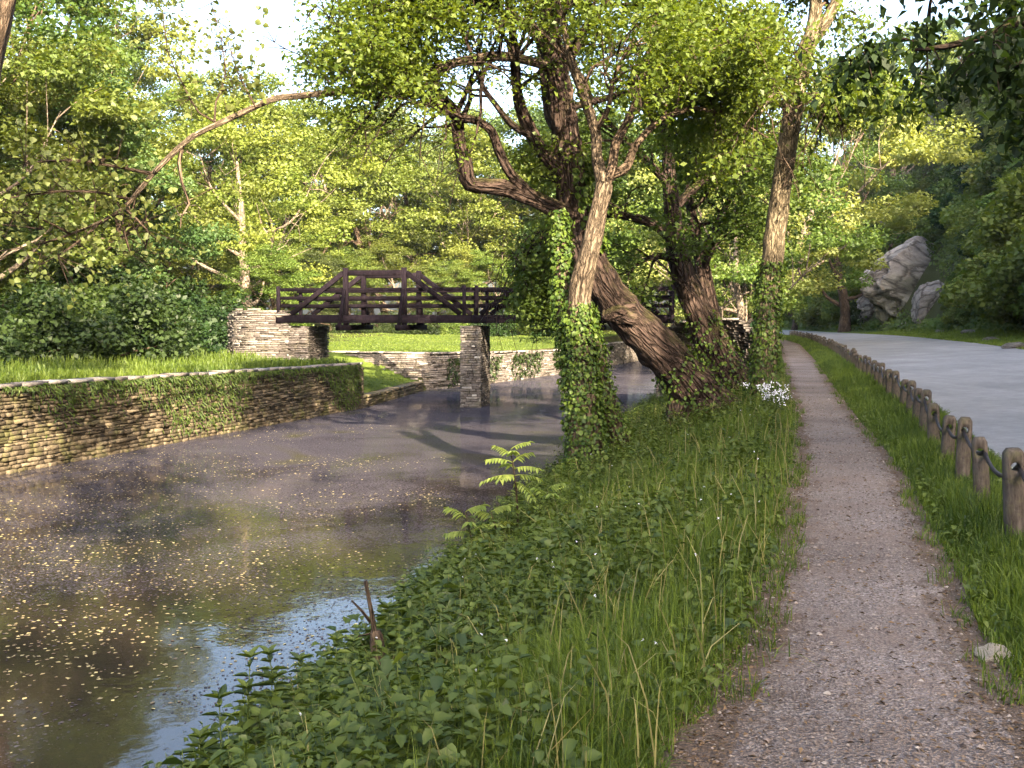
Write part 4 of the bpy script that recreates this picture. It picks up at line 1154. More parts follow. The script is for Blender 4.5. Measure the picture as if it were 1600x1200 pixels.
# --- dark boughs reaching in over the road from a tree on the right
r7 = np.random.default_rng(37)
x7, y7 = 13.4, 8.0
t7 = empty("roadside_tree", (x7, y7, float(H(x7, y7))))
tag(t7, "dark roadside tree whose leafy boughs hang in at the top right corner", "tree")
g = Geo()
z7 = float(H(x7, y7))
p, r = resample([(x7 + .3, y7, z7 - .4), (x7, y7, z7 + .3), (x7 - .3, y7, z7 + 3), (x7 - .6, y7 + .2, z7 + 6), (x7 - .6, y7 + .3, z7 + 10), (x7 - .4, y7 + .3, z7 + 14)], [.6, .42, .36, .3, .2, .08], .4)
tube(g, p, r, 14, 0.1, seed=3); under(g.build("trunk", M['bark_dark'], t7, smooth=True), t7)
tubes, tips = [], []
def limb3(root, pts, rad, mat):
    p, r = resample(pts, rad, .3); g = Geo(); tube(g, p, r, 8, .08); under(g.build("limb", mat, root, smooth=True), root); return p, r
for pts_, rad_ in (([(x7 - .5, y7, z7 + 4.6), P(1900, -40, 9), P(1700, 0, 9), P(1570, 45, 9.1), P(1480, 72, 9.3), P(1425, 78, 9.5)], [.13, .10, .07, .05, .03, .015]),
                   ([(x7 - .5, y7, z7 + 5.2), P(1900, -160, 9), P(1680, -110, 9.2), P(1550, -75, 9.4), P(1440, -50, 9.6), P(1340, -14, 9.8)], [.14, .10, .07, .05, .03, .012]),
                   ([(x7 - .4, y7, z7 + 4.2), P(1850, 60, 9), P(1690, 85, 9), P(1610, 95, 9), P(1560, 110, 9)], [.10, .08, .05, .03, .015]),
                   ([(x7 - .6, y7, z7 + 8), (x7 + 1, y7 - 3, z7 + 10), (x7 + 2, y7 - 5, z7 + 11)], [.15, .1, .04]),
                   ([(x7 - .6, y7, z7 + 9), (x7 + 1, y7 + 3, z7 + 12), (x7 + 1.5, y7 + 5, z7 + 13)], [.15, .1, .04])):
    p, r = resample(pts_, rad_, .15); tubes.append((p, r))
    grow(p, r, r7, 15, .95, tubes, tips, up=0.0, droop=0.6, start=0.25)
g = Geo()
for p, r in tubes: tube(g, p, r, 5, cap=False)
under(g.build("branches", M['bark_dark'], t7, smooth=True), t7)
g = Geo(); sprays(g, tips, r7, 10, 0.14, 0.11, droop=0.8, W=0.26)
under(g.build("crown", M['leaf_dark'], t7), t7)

# --- trunk leaning out of the picture at the top left
t6b = np.array((-13.2, 22.0, float(H(-13.2, 22.0))))
t6 = empty("corner_tree", tuple(t6b))
tag(t6, "rough dark trunk leaning in at the top left corner", "tree")
g = Geo()
p, r = resample([t6b + np.array((-.3, 0, -.4)), t6b, P(-55, 250, 22), P(-32, 130, 22), P(-14, 40, 22), P(2, -40, 22), P(15, -140, 22), P(20, -300, 22.5)], [.7, .5, .42, .4, .38, .36, .33, .2], .25)
tube(g, p, r, 36, 0.12, seed=9, ridge=.1); under(g.build("trunk", M['bark_brown'], t6, smooth=True), t6)
tubes, tips = [], []
r6 = np.random.default_rng(36)
grow(p[int(len(p) * .86):], r[int(len(p) * .86):], r6, 14, 3.5, tubes, tips, up=0.3)
g = Geo()
for p_, r_ in tubes: tube(g, p_, r_, 5, cap=False)
under(g.build("branches", M['bark_brown'], t6, smooth=True), t6)
g = Geo(); sprays(g, thin(tips, [(-500, -40, 500, 900, 40, 0)], r6), r6, 12, 0.3, 0.15); under(g.build("crown", M['leaf_mid'], t6), t6)

# ------------------------------------------------------------------ forest trees: prototypes, then copies
def tree_proto(name, rng, h, crown_w, crown_lo, nclump, leaf_mat_, bark, per=230, leaf=0.30, clump=1.35, trunk_r=None, flat=0.8, lean=0.0, wob=.12):
    """local tree of height h with a lobed crown of leaf clumps on a branching trunk"""
    root = empty(name)
    trunk_r = trunk_r or h * 0.018
    tp_ = [np.array((0, 0, -0.5))]
    d = np.array((lean, 0, 1.0))
    for k in range(9):
        d = norm((d + rng.normal(size=3) * np.array((wob, wob, 0)))[None])[0]; tp_.append(tp_[-1] + d * h * 0.095)
    tp_ = np.array(tp_); tr_ = np.linspace(trunk_r * 1.25, trunk_r * 0.25, len(tp_)); tr_[0] *= 1.4
    tps, trs = resample(tp_, tr_, h * 0.03)
    gt = Geo(); tube(gt, tps, trs, 10, 0.1, seed=rng.random() * 9)
    lobes = []
    nl = 9
    for k in range(nl):
        a = 2 * math.pi * (k * 0.618 + rng.random() * 0.2); zf = crown_lo + (1 - crown_lo) * ((k + 0.5) / nl)
        prof = math.sin(math.pi * min(1, 0.18 + 0.80 * (zf - crown_lo) / (1 - crown_lo))) ** 0.7
        rad = crown_w * 0.55 * prof * rng.uniform(0.6, 1.1)
        c = np.array((math.cos(a) * rad, math.sin(a) * rad, zf * h * 0.93)) + np.append(tps[min(len(tps) - 1, int(zf * len(tps)))][:2], 0)
        lobes.append((c, crown_w * rng.uniform(0.26, 0.42)))
        i0 = int(np.clip(zf - 0.22, 0.18, 0.9) * (len(tps) - 1))
        s = tps[i0]; mid = s * .45 + c * .55 + np.array((0, 0, -0.06 * h)) + rng.normal(size=3) * .02 * h
        bp_, br2 = resample([s, mid, c], [trs[i0] * .55, trs[i0] * .32, .02], .4); tube(gt, bp_, br2, 6, .05)
        for _ in range(4):
            e = c + rand_unit(1, rng)[0] * lobes[-1][1] * np.array((.6, .6, .5)); k0 = bp_[int(len(bp_) * rng.uniform(.45, .9))]
            q0, q1_ = resample([k0, (k0 + e) / 2 + rng.normal(size=3) * .3, e], [trs[i0] * .2, trs[i0] * .12, .01], .5); tube(gt, q0, q1_, 5)
    lobes.append((np.append(tps[-1][:2], h * 0.93), crown_w * 0.24))
    gt.build("trunk", bark, root, smooth=True)
    C, Nn, T = [], [], []
    axis = np.append(tps[len(tps) // 2][:2], h * (crown_lo + 1) / 2)
    for k in range(nclump):
        c, rl = lobes[k % len(lobes)]
        u = rand_unit(1, rng)[0]; u[2] = abs(u[2]) * 1.1 - 0.45
        cc = c + norm(u[None])[0] * rl * rng.uniform(0.45, 1.05) * np.array((1, 1, .95))
        r = clump * rng.uniform(0.65, 1.25)
        v = rand_unit(per, rng) * (rng.random(per) ** 0.36)[:, None]
        v[:, 2] = np.where(v[:, 2] < -0.1, v[:, 2] * 0.35, v[:, 2])
        C.append(cc + v * r * np.array((1, 1, flat))); Nn.append(v * 0.8 + np.array((0, 0, 0.75)) + rng.normal(size=(per, 3)) * 0.5)
        T.append(np.clip(rng.normal(.5, .2) + rng.normal(0, .18, per), 0, 1))
    C = np.concatenate(C); Nn = norm(np.concatenate(Nn)); T = np.concatenate(T)
    D = rng.normal(size=C.shape) * np.array((1, 1, .5)) + np.array((0, 0, -.2))
    g = Geo(); add_leaves4(g, C, D, Nn, rng.uniform(.65, 1.35, len(C)) * leaf, W=0.36, tint=T, rng=rng)
    g.build("crown", leaf_mat_, root)
    return root

def bush_proto(name, rng, r, hgt, nclump, mat, per=330, leaf=0.125, clump=0.6):
    root = empty(name)
    gt = Geo()
    C, Nn, T = [], [], []
    for k in range(nclump):
        u = rand_unit(1, rng)[0]; u[2] = abs(u[2])
        cc = u * np.array((r, r, hgt)) * rng.uniform(.55, 1.0); cc[2] = max(cc[2], hgt * .12)
        if k % 3 == 0:
            p, q = resample([(rng.uniform(-.2, .2), rng.uniform(-.2, .2), -.2), cc * np.array((.45, .45, .6)), cc], [.05, .035, .012], .3); tube(gt, p, q, 5)
        v = rand_unit(per, rng) * (rng.random(per) ** .36)[:, None]
        C.append(cc + v * clump * rng.uniform(.7, 1.3) * np.array((1, 1, .65))); Nn.append(v * .8 + np.array((0, 0, .6)) + rng.normal(size=(per, 3)) * .5)
        T.append(np.clip(rng.normal(.5, .22) + rng.normal(0, .18, per), 0, 1))
    gt.build("stems", M['bark_brown'], root, smooth=True)
    C = np.concatenate(C); Nn = norm(np.concatenate(Nn))
    D = rng.normal(size=C.shape) * np.array((1, 1, .5)) + np.array((0, 0, -.3))
    g = Geo(); add_leaves4(g, C, D, Nn, rng.uniform(.65, 1.35, len(C)) * leaf, W=.36, tint=np.concatenate(T), rng=rng)
    g.build("foliage", mat, root)
    return root

def copy_thing(root, name=None):
    c = root.copy(); COL.objects.link(c)
    if name: c.name = name
    for k in ("label", "category", "group"):
        if k in c: del c[k]
    for ch in list(root.children):
        d = ch.copy(); COL.objects.link(d); d.parent = c
        d.name = ch.name.split(".")[0]
    return c
used = set()
def place(proto, x, y, scale, rot, label, cat="tree", group=None, sx=1.0, z=None, lean=(0, 0)):
    if proto.name in used: o = copy_thing(proto, proto.name.split(".")[0])
    else: used.add(proto.name); o = proto
    o.location = (x, y, float(H(x, y)) - 0.1 if z is None else z)
    o.scale = (scale * sx, scale * sx, scale)
    o.rotation_euler = (lean[0], lean[1], rot)
    tag(o, label, cat, group)
    return o

rf = np.random.default_rng(50)
TALL = [tree_proto("tall_tree", rf, 20, 9.5, 0.30, 84, M['leaf_mid'], M['bark_brown'], per=400, leaf=.215),
        tree_proto("tall_tree", rf, 20, 10.5, 0.24, 84, M['leaf_sun'], M['bark_pale'], per=400, leaf=.215)]
ROUND = [tree_proto("leafy_tree", rf, 15, 10.5, 0.25, 80, M['leaf_sun'], M['bark_pale'], per=400, leaf=.21),
         tree_proto("leafy_tree", rf, 15, 9.5, 0.30, 80, M['leaf_sun'], M['bark_brown'], per=400, leaf=.21),
         tree_proto("leafy_tree", rf, 15, 9.5, 0.26, 80, M['leaf_blue'], M['bark_brown'], per=400, leaf=.215)]
PALE = tree_proto("pale_tree", rf, 16, 11, 0.28, 84, M['leaf_pale'], M['bark_pale'], per=400, leaf=.22)
OPEN = tree_proto("open_tree", rf, 14, 11, 0.42, 64, M['leaf_sun'], M['bark_pale'], per=380, leaf=.2, clump=1.25, trunk_r=.34, wob=.04)
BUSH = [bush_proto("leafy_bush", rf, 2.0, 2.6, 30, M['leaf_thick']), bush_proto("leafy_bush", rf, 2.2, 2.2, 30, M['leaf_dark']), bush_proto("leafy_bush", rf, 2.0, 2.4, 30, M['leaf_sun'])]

def at_px(px, d): return (px - 800) / FPX * d
def tr_at(proto, px, d, h0, h, label, rot=None, sx=1.0, group=None, cat="tree"):
    place(proto, at_px(px, d), d, h / h0, rf.uniform(0, 6.28) if rot is None else rot, label, cat, group, sx)
# left, tall
tr_at(TALL[0], -40, 46, 20, 22, "tall green tree behind the dark leaning trunk in the corner")
tr_at(TALL[1], 75, 78, 20, 29, "tallest feathery tree on the left, top out of the picture", sx=.9)
tr_at(TALL[0], 225, 100, 20, 28, "tall dark green tree under the arching pale limb", sx=.85)
tr_at(ROUND[0], -60, 36, 15, 14, "yellow green tree at the left edge of the picture")
tr_at(ROUND[1], 95, 40, 15, 12.5, "bright rounded tree behind the broad pale leaves on the left")
tr_at(ROUND[2], 215, 43, 15, 10.5, "grey green tree behind the hanging twig of the arching limb")
tr_at(ROUND[2], 20, 62, 15, 19, "grey green tree far back at the left")
tr_at(TALL[1], 335, 88, 20, 20, "tall yellow green tree behind the pale open tree")
# middle
tr_at(OPEN, 388, 58, 14, 12.6, "open sunlit tree with a bare pale trunk behind the left abutment", rot=1.0)
tr_at(ROUND[1], 458, 49, 15, 4.6, "small bright bushy tree behind the left end of the bridge", sx=1.3, cat="small tree")
mid = [(470, 82, 18, 1), (540, 96, 20, 0), (612, 88, 16.5, 1), (672, 100, 20, 2), (730, 90, 16, 0), (790, 98, 19, 2), (850, 88, 17, 1), (915, 100, 20, 0), (975, 86, 17, 2), (1040, 96, 18, 1), (1100, 84, 16, 0)]
labs = ["sunlit round tree above the left bridge rail", "tall sunlit tree beyond the lawn above the left truss post", "bright tree beyond the lawn above the right truss post",
        "bluish green tree topping the skyline beyond the lawn", "sunlit tree beyond the lawn left of the bridge pier", "grey green tree beyond the lawn right of the bridge pier",
        "green tree beyond the lawn behind the crooked limbs", "tall tree beyond the lawn hidden behind the huge leaning tree", "grey green tree seen between the leaning trunks",
        "sunlit tree far behind the dark slanting trunk", "bright tree far behind the slender forked tree"]
for (px, d, h, k), lb in zip(mid, labs): tr_at(ROUND[k], px, d, 15, h, lb, sx=1.05)
for px, d, h in ((360, 118, 22), (430, 125, 23), (505, 120, 22), (580, 128, 25), (650, 122, 23), (720, 130, 25), (800, 124, 25), (880, 128, 25), (960, 122, 24)):
    tr_at(TALL[1], px, d, 20, h, "tall yellow green tree in the far row behind the lawn trees", group="far row of trees beyond the lawn")
# lower fringe beyond the lawn
for px, d, h in ((520, 74, 5.5), (570, 78, 6), (625, 80, 6.5), (680, 76, 5), (735, 80, 6), (785, 76, 5.5), (840, 80, 6), (900, 74, 6)):
    tr_at(ROUND[int(rf.integers(0, 3))], px, d, 15, h, "low sunlit small tree at the back edge of the lawn", group="small trees along the back of the lawn", sx=1.25, cat="small tree")
for px, d, s in ((545, 70, .75), (598, 72, .7), (655, 71, .8), (712, 72, .7), (765, 70, .8), (820, 73, .8), (870, 70, .9)):
    place(BUSH[int(rf.integers(0, 3))], at_px(px, d), d, s, rf.uniform(0, 6), "leafy bush at the foot of the trees behind the lawn", "bush", "bushes along the back of the lawn")
for px, d, h in ((-70, 60, 8), (10, 58, 8), (85, 62, 8.5), (150, 64, 8), (205, 66, 8.5), (255, 68, 8), (305, 72, 8), (350, 75, 7.5), (405, 74, 6.5), (455, 76, 7), (-20, 85, 10), (120, 88, 10), (230, 95, 10), (330, 100, 10), (430, 98, 10)):
    tr_at(ROUND[int(rf.integers(0, 3))], px, d, 15, h, "low leafy tree in the wood behind the thicket on the left", group="low trees behind the left thicket", sx=1.35, cat="small tree")
# right of the trunks, by the path
place(PALE, at_px(1196, 72), 72, 18.5 / 16, .4, "pale sunlit spreading tree beyond the tall straight trunk", "tree", None, 1.0, None, (0, .13))
tr_at(ROUND[0], 1150, 52, 15, 12.5, "sunlit yellow green tree just left of the tall straight trunk", sx=.9)
tr_at(ROUND[1], 1165, 82, 15, 15, "green tree at the left of the far end of the path", sx=.9)
tr_at(PALE, 1085, 60, 16, 13.5, "pale green tree seen past the slender forked tree", rot=2.0, sx=.9)
tr_at(TALL[0], 1190, 125, 20, 22, "tall dark tree closing the far end of the road at the left")
tr_at(TALL[0], 1318, 128, 20, 31, "tall tree at the bend of the road filling the gap beside the pale tree", sx=.95)
tr_at(TALL[1], 1372, 140, 20, 33, "tallest tree on the wooded slope behind the pale tree", sx=.9)
tr_at(TALL[0], 1240, 165, 20, 20, "dark tree standing where the road disappears")
tr_at(ROUND[2], 1285, 178, 15, 18, "grey green tree on the slope where the road disappears")
# unseen tree added behind the camera, there for its shade on the thicket
place(OPEN, -4.4, -9.0, 30 / 14, 2.2, "unseen tree added on the near bank behind the viewpoint to shade the thicket", "tree", sx=.5)
# left shrubs
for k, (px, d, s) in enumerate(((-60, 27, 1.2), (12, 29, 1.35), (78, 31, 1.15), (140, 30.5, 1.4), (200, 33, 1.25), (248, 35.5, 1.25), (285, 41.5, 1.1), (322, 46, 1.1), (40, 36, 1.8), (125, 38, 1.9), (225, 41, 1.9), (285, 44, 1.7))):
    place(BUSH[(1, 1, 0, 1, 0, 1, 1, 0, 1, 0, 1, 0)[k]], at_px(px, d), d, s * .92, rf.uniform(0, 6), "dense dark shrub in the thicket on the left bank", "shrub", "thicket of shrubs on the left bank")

# ------------------------------------------------------------------ hillside rocks, bushes and undergrowth
def rock(name, c, rad, seed, label, cat="rock", rot=0.0, sub=6, amp=.30, tilt=0.0, mat=None):
    import bmesh
    bm = bmesh.new(); bmesh.ops.create_icosphere(bm, subdivisions=sub, radius=1.0)
    for v_ in bm.verts:
        p_ = v_.co.copy()
        q_ = Vector((p_.x * 1.1 + seed, p_.y * 1.1, p_.z * 1.1))
        cell = mnoise.voronoi(q_ * 1.15)[0]
        k = 1 + amp * (cell[1] - cell[0]) * 1.1 - amp * .4 + amp * .55 * mnoise.fractal(q_ * 1.6, 1.0, 2.0, 4)
        k += amp * .5 * (mnoise.fractal(Vector((q_.x * 3, q_.y * 3, q_.z * 7)), .9, 2.0, 4)) * .35
        k += amp * .22 * math.copysign(abs(mnoise.noise(q_ * 6)) ** .5, mnoise.noise(q_ * 6)) * .5
        # flatten faces so that it breaks in planes
        for ax in ((.7, -.5, .5), (-.3, -.9, .25), (.2, -.6, .78), (-.8, .1, .55), (.95, .1, .2)):
            a_ = Vector(ax).normalized(); dd = (p_ * k).dot(a_)
            if dd > .72: k *= .72 / dd * .8 + .2
        v_.co = p_ * k
    me = bpy.data.meshes.new(name); bm.to_mesh(me); bm.free()
    o = bpy.data.objects.new(name, me); COL.objects.link(o)
    o.location = tuple(c); o.scale = rad; o.rotation_euler = (0, tilt, rot)
    me.materials.append(mat or M['rock'])
    tag(o, label, cat)
    return o
def surf(px, d): # hillside point under a ray column at depth d
    x = at_px(px, d); return np.array((x, d, float(H(x, d))))
def on_hill(px, py):
    """where the sight line meets the hillside"""
    for d in np.arange(35, 230, .5):
        p = P(px, py, d)
        if p[0] > XC(d) - 3 and p[2] < float(H(p[0], d)): return p
    return P(px, py, 120)
c = on_hill(1432, 438); rock("cliff_rock", c + np.array((.2, .2, -.6)), (7.6, 3.8, 5.6), 4.0, "largest bare grey rock face low on the hillside above the road", rot=.35, tilt=.25)
c = on_hill(1368, 478); rock("cliff_rock", c + np.array((0, .6, -.5)), (2.4, 2.0, 2.9), 8.0, "grey rock at the left foot of the largest rock face", rot=.9)
c = on_hill(1462, 468); rock("cliff_rock", c + np.array((0, .3, -.4)), (2.8, 1.6, 2.3), 12.0, "slanting pale rock at the right foot of the largest rock face", rot=.2, tilt=-.5)
c = on_hill(1448, 222); rock("cliff_rock", P(1450, 224, c[1] - 4), (5.6, 4.0, 5.0), 16.0, "high grey cliff outcrop near the top of the hillside", rot=.6)
c = on_hill(1412, 300); rock("cliff_rock", P(1412, 302, c[1] - 2), (2.2, 2.6, 4.2), 20.0, "narrow grey rock rib halfway up the hillside", rot=.3)
c = on_hill(1350, 330); rock("cliff_rock", c + np.array((0, .5, 0)), (1.8, 2.0, 3.0), 24.0, "small bluish rock showing in the bushes left of the narrow rib")
for k, (px, py, s, lb) in enumerate(((1413, 510, .55, "grey boulder on the verge below the largest rock face"), (1390, 512, .3, "small dark stone on the verge just left of the grey boulder"),
                                     (1470, 519, .6, "long flat stone in the verge grass beyond the road"), (1515, 520, .65, "pale flat slab lying on the far verge right of the long flat stone"), (1548, 530, .4, "small pale stone in the verge grass below the pale slab"),
                                     (1585, 542, .6, "flat stone in the verge grass at the right edge"))):
    d_ = 60
    for d in np.arange(30, 120, .5):
        p = P(px, py, d)
        if p[0] > XRR(d) and p[2] <= float(H(p[0], d)) + .05: d_ = d; break
    p = P(px, py, d_)
    rock("verge_stone", (p[0], p[1], float(H(p[0], p[1])) + s * .12), (s * 1.3, s * .8, s * (.8 if k < 2 else .35)), 30 + k * 3, lb, "stone", rot=k * .7, sub=3)
rk = G(1556, 1030)
rock("path_rock", (rk[0], rk[1], .02), (.11, .08, .05), 51, "pale stone at the right edge of the path in front of the grass", "stone", rot=.4, sub=4, mat=M['pale_stone'])

rh = np.random.default_rng(60)
HB = [bush_proto("hill_bush", rh, 2.3, 2.6, 26, M['hill_mid'], per=280, leaf=.24, clump=.8), bush_proto("hill_bush", rh, 2.4, 2.2, 26, M['leaf_dark'], per=280, leaf=.24, clump=.8),
      bush_proto("hill_bush", rh, 2.2, 2.4, 26, M['hill_light'], per=280, leaf=.24, clump=.75), bush_proto("hill_bush", rh, 2.3, 2.5, 26, M['hill_mid'], per=280, leaf=.24, clump=.8)]
rocks = [(o.location.copy(), max(o.scale)) for o in bpy.data.objects if o.name.startswith("cliff_rock")]
n = 0
spots = []
for _ in range(6000):
    y = rh.uniform(30, 185); x = float(XC(y)) + rh.uniform(.8, 30) ** 1.0
    px = 800 + FPX * x / y
    if px < 1190 or px > 1680: continue
    if any(math.hypot(x - a, y - b_) < (1.9 if y < 90 else 2.5) for a, b_ in spots): continue
    z = float(H(x, y))
    bad = False
    for lc, rr_ in rocks:
        # leave the rock faces uncovered, also just in front of them
        u = (lc.x / lc.y - x / y) * FPX; w = ((lc.z - EYE) / lc.y - (z + 1.2 - EYE) / y) * FPX
        if math.hypot(u, w) < rr_ / lc.y * FPX * 1.15 and y < lc.y + 1.5: bad = True
    if 1335 < px < 1505 and y < 92: bad = bad or rh.random() < .9
    if 1385 < px < 1505 and y < 135 and 170 < 600 - FPX * math.tan(math.atan((z + 2 - EYE) / y) + PITCH) < 345: bad = bad or rh.random() < .75
    if bad: continue
    spots.append((x, y))
    s = rh.uniform(.75, 1.5) * (1.0 if y < 100 else 1.25)
    k = int(rh.choice([0, 0, 0, 1, 2, 2, 3, 3]))
    place(HB[k], x, y, s, rh.uniform(0, 6), "green bush among many on the steep slope above the road", "bush", "bushes on the hillside", z=z - .4)
    n += 1
    if n >= 230: break
BIGB = [bush_proto('bushy_tree', rh, 4.0, 7.6, 80, M['hill_mid'], per=300, leaf=.25, clump=1.25), bush_proto('bushy_tree', rh, 4.2, 7.0, 80, M['leaf_mid'], per=300, leaf=.25, clump=1.25)]
for px, d, s_, k, lb in ((1572, 51, 1.0, 0, "big dark bushy tree at the foot of the slope by the right edge"), (1645, 47, 1.1, 1, "dark bushy tree at the right edge of the picture beyond the verge"), (1610, 60, 1.3, 1, "bushy tree on the slope behind the big dark one"), (1530, 66, .6, 0, "rounded bush right of the slanting pale rock")):
    place(BIGB[k], max(at_px(px, d), float(XC(d)) + 1.0), d, s_, rh.uniform(0, 6), lb, "bushy tree")
# scrub between the rocks
n2_ = 0
for _ in range(900):
    y = rh.uniform(58, 92); x = float(XC(y)) + rh.uniform(.6, 9); px = 800 + FPX * x / y
    if not 1325 < px < 1520: continue
    z = float(H(x, y)); hide = False
    for lc, rr_ in rocks:
        u = (lc.x / lc.y - x / y) * FPX; w = ((lc.z - EYE) / lc.y - (z + .5 - EYE) / y) * FPX
        if math.hypot(u, w) < rr_ / lc.y * FPX * .62 and y < lc.y + 1: hide = rh.random() < .9
    if hide: continue
    place(HB[int(rh.choice([0, 2, 2, 3]))], x, y, rh.uniform(.3, .62), rh.uniform(0, 6), "low green scrub bush among the rocks at the foot of the slope", "bush", "scrub among the lower rocks", z=z - .2)
    n2_ += 1
    if n2_ >= 46: break
for px, d, h, k, lb in (                        (1625, 85, 9, 2, "leaning grey green tree high on the right of the slope"),
                        (1390, 150, 11, 0, "tree on the skyline of the hill left of the high outcrop"), (1500, 150, 11, 0, "tree on the skyline behind the high outcrop"), (1340, 170, 12, 2, "tree on the hill skyline above the pale tree"),
                        (1560, 132, 11, 0, "tree on the hilltop at the upper right"), (1415, 172, 13, 0, "tree on the hill skyline just left of the high outcrop"), (1455, 185, 14, 0, "tallest tree of the hill skyline behind the high outcrop"), (1365, 190, 14, 2, "tree on the hill skyline above the pale tree's right side"), (1600, 150, 13, 0, "tree on the hilltop at the right edge of the picture")):
    x = at_px(px, d); x = max(x, float(XC(d)) + .5)
    p_ = TALL[0] if k == 0 else ROUND[2]
    place(p_, x, d, h / (20 if k == 0 else 15), rh.uniform(0, 6), lb, "tree", sx=1.15 if k == 0 else 1.1)
# undergrowth over the slope
g = Geo()
def scatter_hill(n, y0, y1, q1, size, lift):
    y = rh.uniform(y0, y1, n); x = XC(y) + rh.uniform(-.5, q1, n)
    z = H(x, y) + np.abs(rh.normal(0, lift, n)) + n2d(x, y, .11, 3.0) * 1.6 * np.clip((x - XC(y)) / 6, 0, 1)
    C = np.stack([x, y, z], 1)
    D = rh.normal(size=(n, 3)) + np.array((-.4, 0, -.5)); Nn = np.array((-.75, -.2, .6)) + rh.normal(size=(n, 3)) * .45
    free = np.ones(n, bool)
    for lc, rr_ in rocks:
        u = (lc.x / lc.y - x / y) * FPX; w = ((lc.z - EYE) / lc.y - (z - EYE) / y) * FPX
        free &= ~((np.hypot(u, w) < rr_ / lc.y * FPX * rh.uniform(.35, .80, n)) & (y < lc.y + 3) & (y > 20))
    C, D, Nn, x, y = C[free], D[free], Nn[free], x[free], y[free]; n = len(x)
    pn = n2d(x, y, .25, 9.0)
    add_leaves4(g, C, D, Nn, rh.uniform(.6, 1.4, n) * size, W=.36, tint=np.clip(.45 + pn * .8 + rh.normal(0, .15, n), 0, 1), rng=rh)
scatter_hill(60000, 28, 110, 22, .30, .45)
scatter_hill(40000, 100, 200, 34, .45, .6)
scatter_hill(9000, -110, 28, 30, .9, 1.4)
tag(g.build("hillside_undergrowth", M['under']), "tangle of low undergrowth covering the steep slope", "undergrowth", kind="stuff")

# ------------------------------------------------------------------ grass and weeds
def blades(g, x, y, z, h, w, rng, lean=.45, tint=None):
    n = len(x)
    a = rng.uniform(0, 2 * math.pi, n); dirv = np.stack([np.cos(a), np.sin(a), np.zeros(n)], 1)
    fa = rng.uniform(0, 2 * math.pi, n); side = np.stack([np.cos(fa), np.sin(fa), np.zeros(n)], 1)
    B = np.stack([x, y, z], 1); ln = np.abs(rng.normal(0, lean, n))[:, None]
    h = h[:, None]; w = w[:, None]
    up = np.array((0, 0, 1.0))
    m1 = B + up * h * .45 + dirv * h * ln * .22; m2 = B + up * h * (.82 - ln * .12) + dirv * h * ln * .6; t = B + up * h * (1 - ln * .35) + dirv * h * ln * 1.05
    V = np.stack([B - side * w * .5, B + side * w * .5, m1 - side * w * .45, m1 + side * w * .45, m2 - side * w * .28, m2 + side * w * .28, t], 1).reshape(-1, 3)
    k = np.arange(n)[:, None] * 7
    q = np.concatenate([k + np.array([[0, 1, 3, 2]]), k + np.array([[2, 3, 5, 4]])]); tr = k + np.array([[4, 5, 6]])
    tt = rng.random(n) if tint is None else tint
    g.F.setdefault(4, []).append(q + g.n); g.T.setdefault(4, []).append(np.concatenate([tt, tt]))
    g.F.setdefault(3, []).append(tr + g.n); g.T.setdefault(3, []).append(tt)
    g.V.append(V.astype(np.float32)); g.n += len(V)

rgx = np.random.default_rng(70)
def clear_stump(x, y):
    px = 800 + FPX * x / y
    return ~((np.abs(px - 588) < 30) & (y > 5.8) & (y < 7.55))
def cand(n, y0, y1, fl, fr, p=1.0):
    u = rgx.random(n); y = y0 * (y1 / y0) ** u if y0 > 0 else rgx.uniform(y0, y1, n)
    x = fl(y) + (fr(y) - fl(y)) * rgx.random(n) ** p
    return x, y
# bank between water and path
g = Geo()
x, y = cand(230000, 3.0, 60, XB, lambda y: XPL(y) + .10)
keep = (x < XPL(y) + .10 * (n2d(y, y * 0, 1.7, 3.) + n2d(y, y * 0, 5., 3.))) & (n2d(x, y, .55, 12.) + .35 * (x - XB(y)) / (XPL(y) - XB(y)) + rgx.normal(0, .25, len(x)) > -.05)
x, y = x[keep], y[keep]
k_ = clear_stump(x, y); x, y = x[k_], y[k_]
e = np.clip((XPL(y) - x) / .5, 0, 1)
hh = (.07 + .17 * e) * rgx.uniform(.4, 1.45, len(x)) * (1 + .35 * n2d(x, y, .7, 2.)); ww = rgx.uniform(.0028, .006, len(x)) * (1 + y * .05)
tn_ = np.clip(.45 + .5 * n2d(x, y, .5, 21.) + rgx.normal(0, .2, len(x)), 0, 1)
blades(g, x, y, H(x, y) - .02, hh, ww, rgx, lean=.75, tint=tn_)
# dead and dry stems
x, y = cand(1500, 3.0, 30, XB, XPL)
blades(gd := Geo(), x, y, H(x, y), rgx.uniform(.2, .6, len(x)), rgx.uniform(.004, .007, len(x)) * (1 + y * .04), rgx, lean=.5)
tag(gd.build("dry_stems", M['dry']), "dry straw coloured stems standing among the bank grass", "dry stems", kind="stuff")
# seed stalks
x, y = cand(2600, 3.0, 30, XB, XPL)
blades(g, x, y, H(x, y), rgx.uniform(.3, .52, len(x)), rgx.uniform(.002, .004, len(x)) * (1 + y * .05), rgx, lean=.2, tint=rgx.uniform(.8, 1, len(x)))
tag(g.build("bank_grass", M['grass']), "long green grass on the bank between canal and path", "grass", kind="stuff")
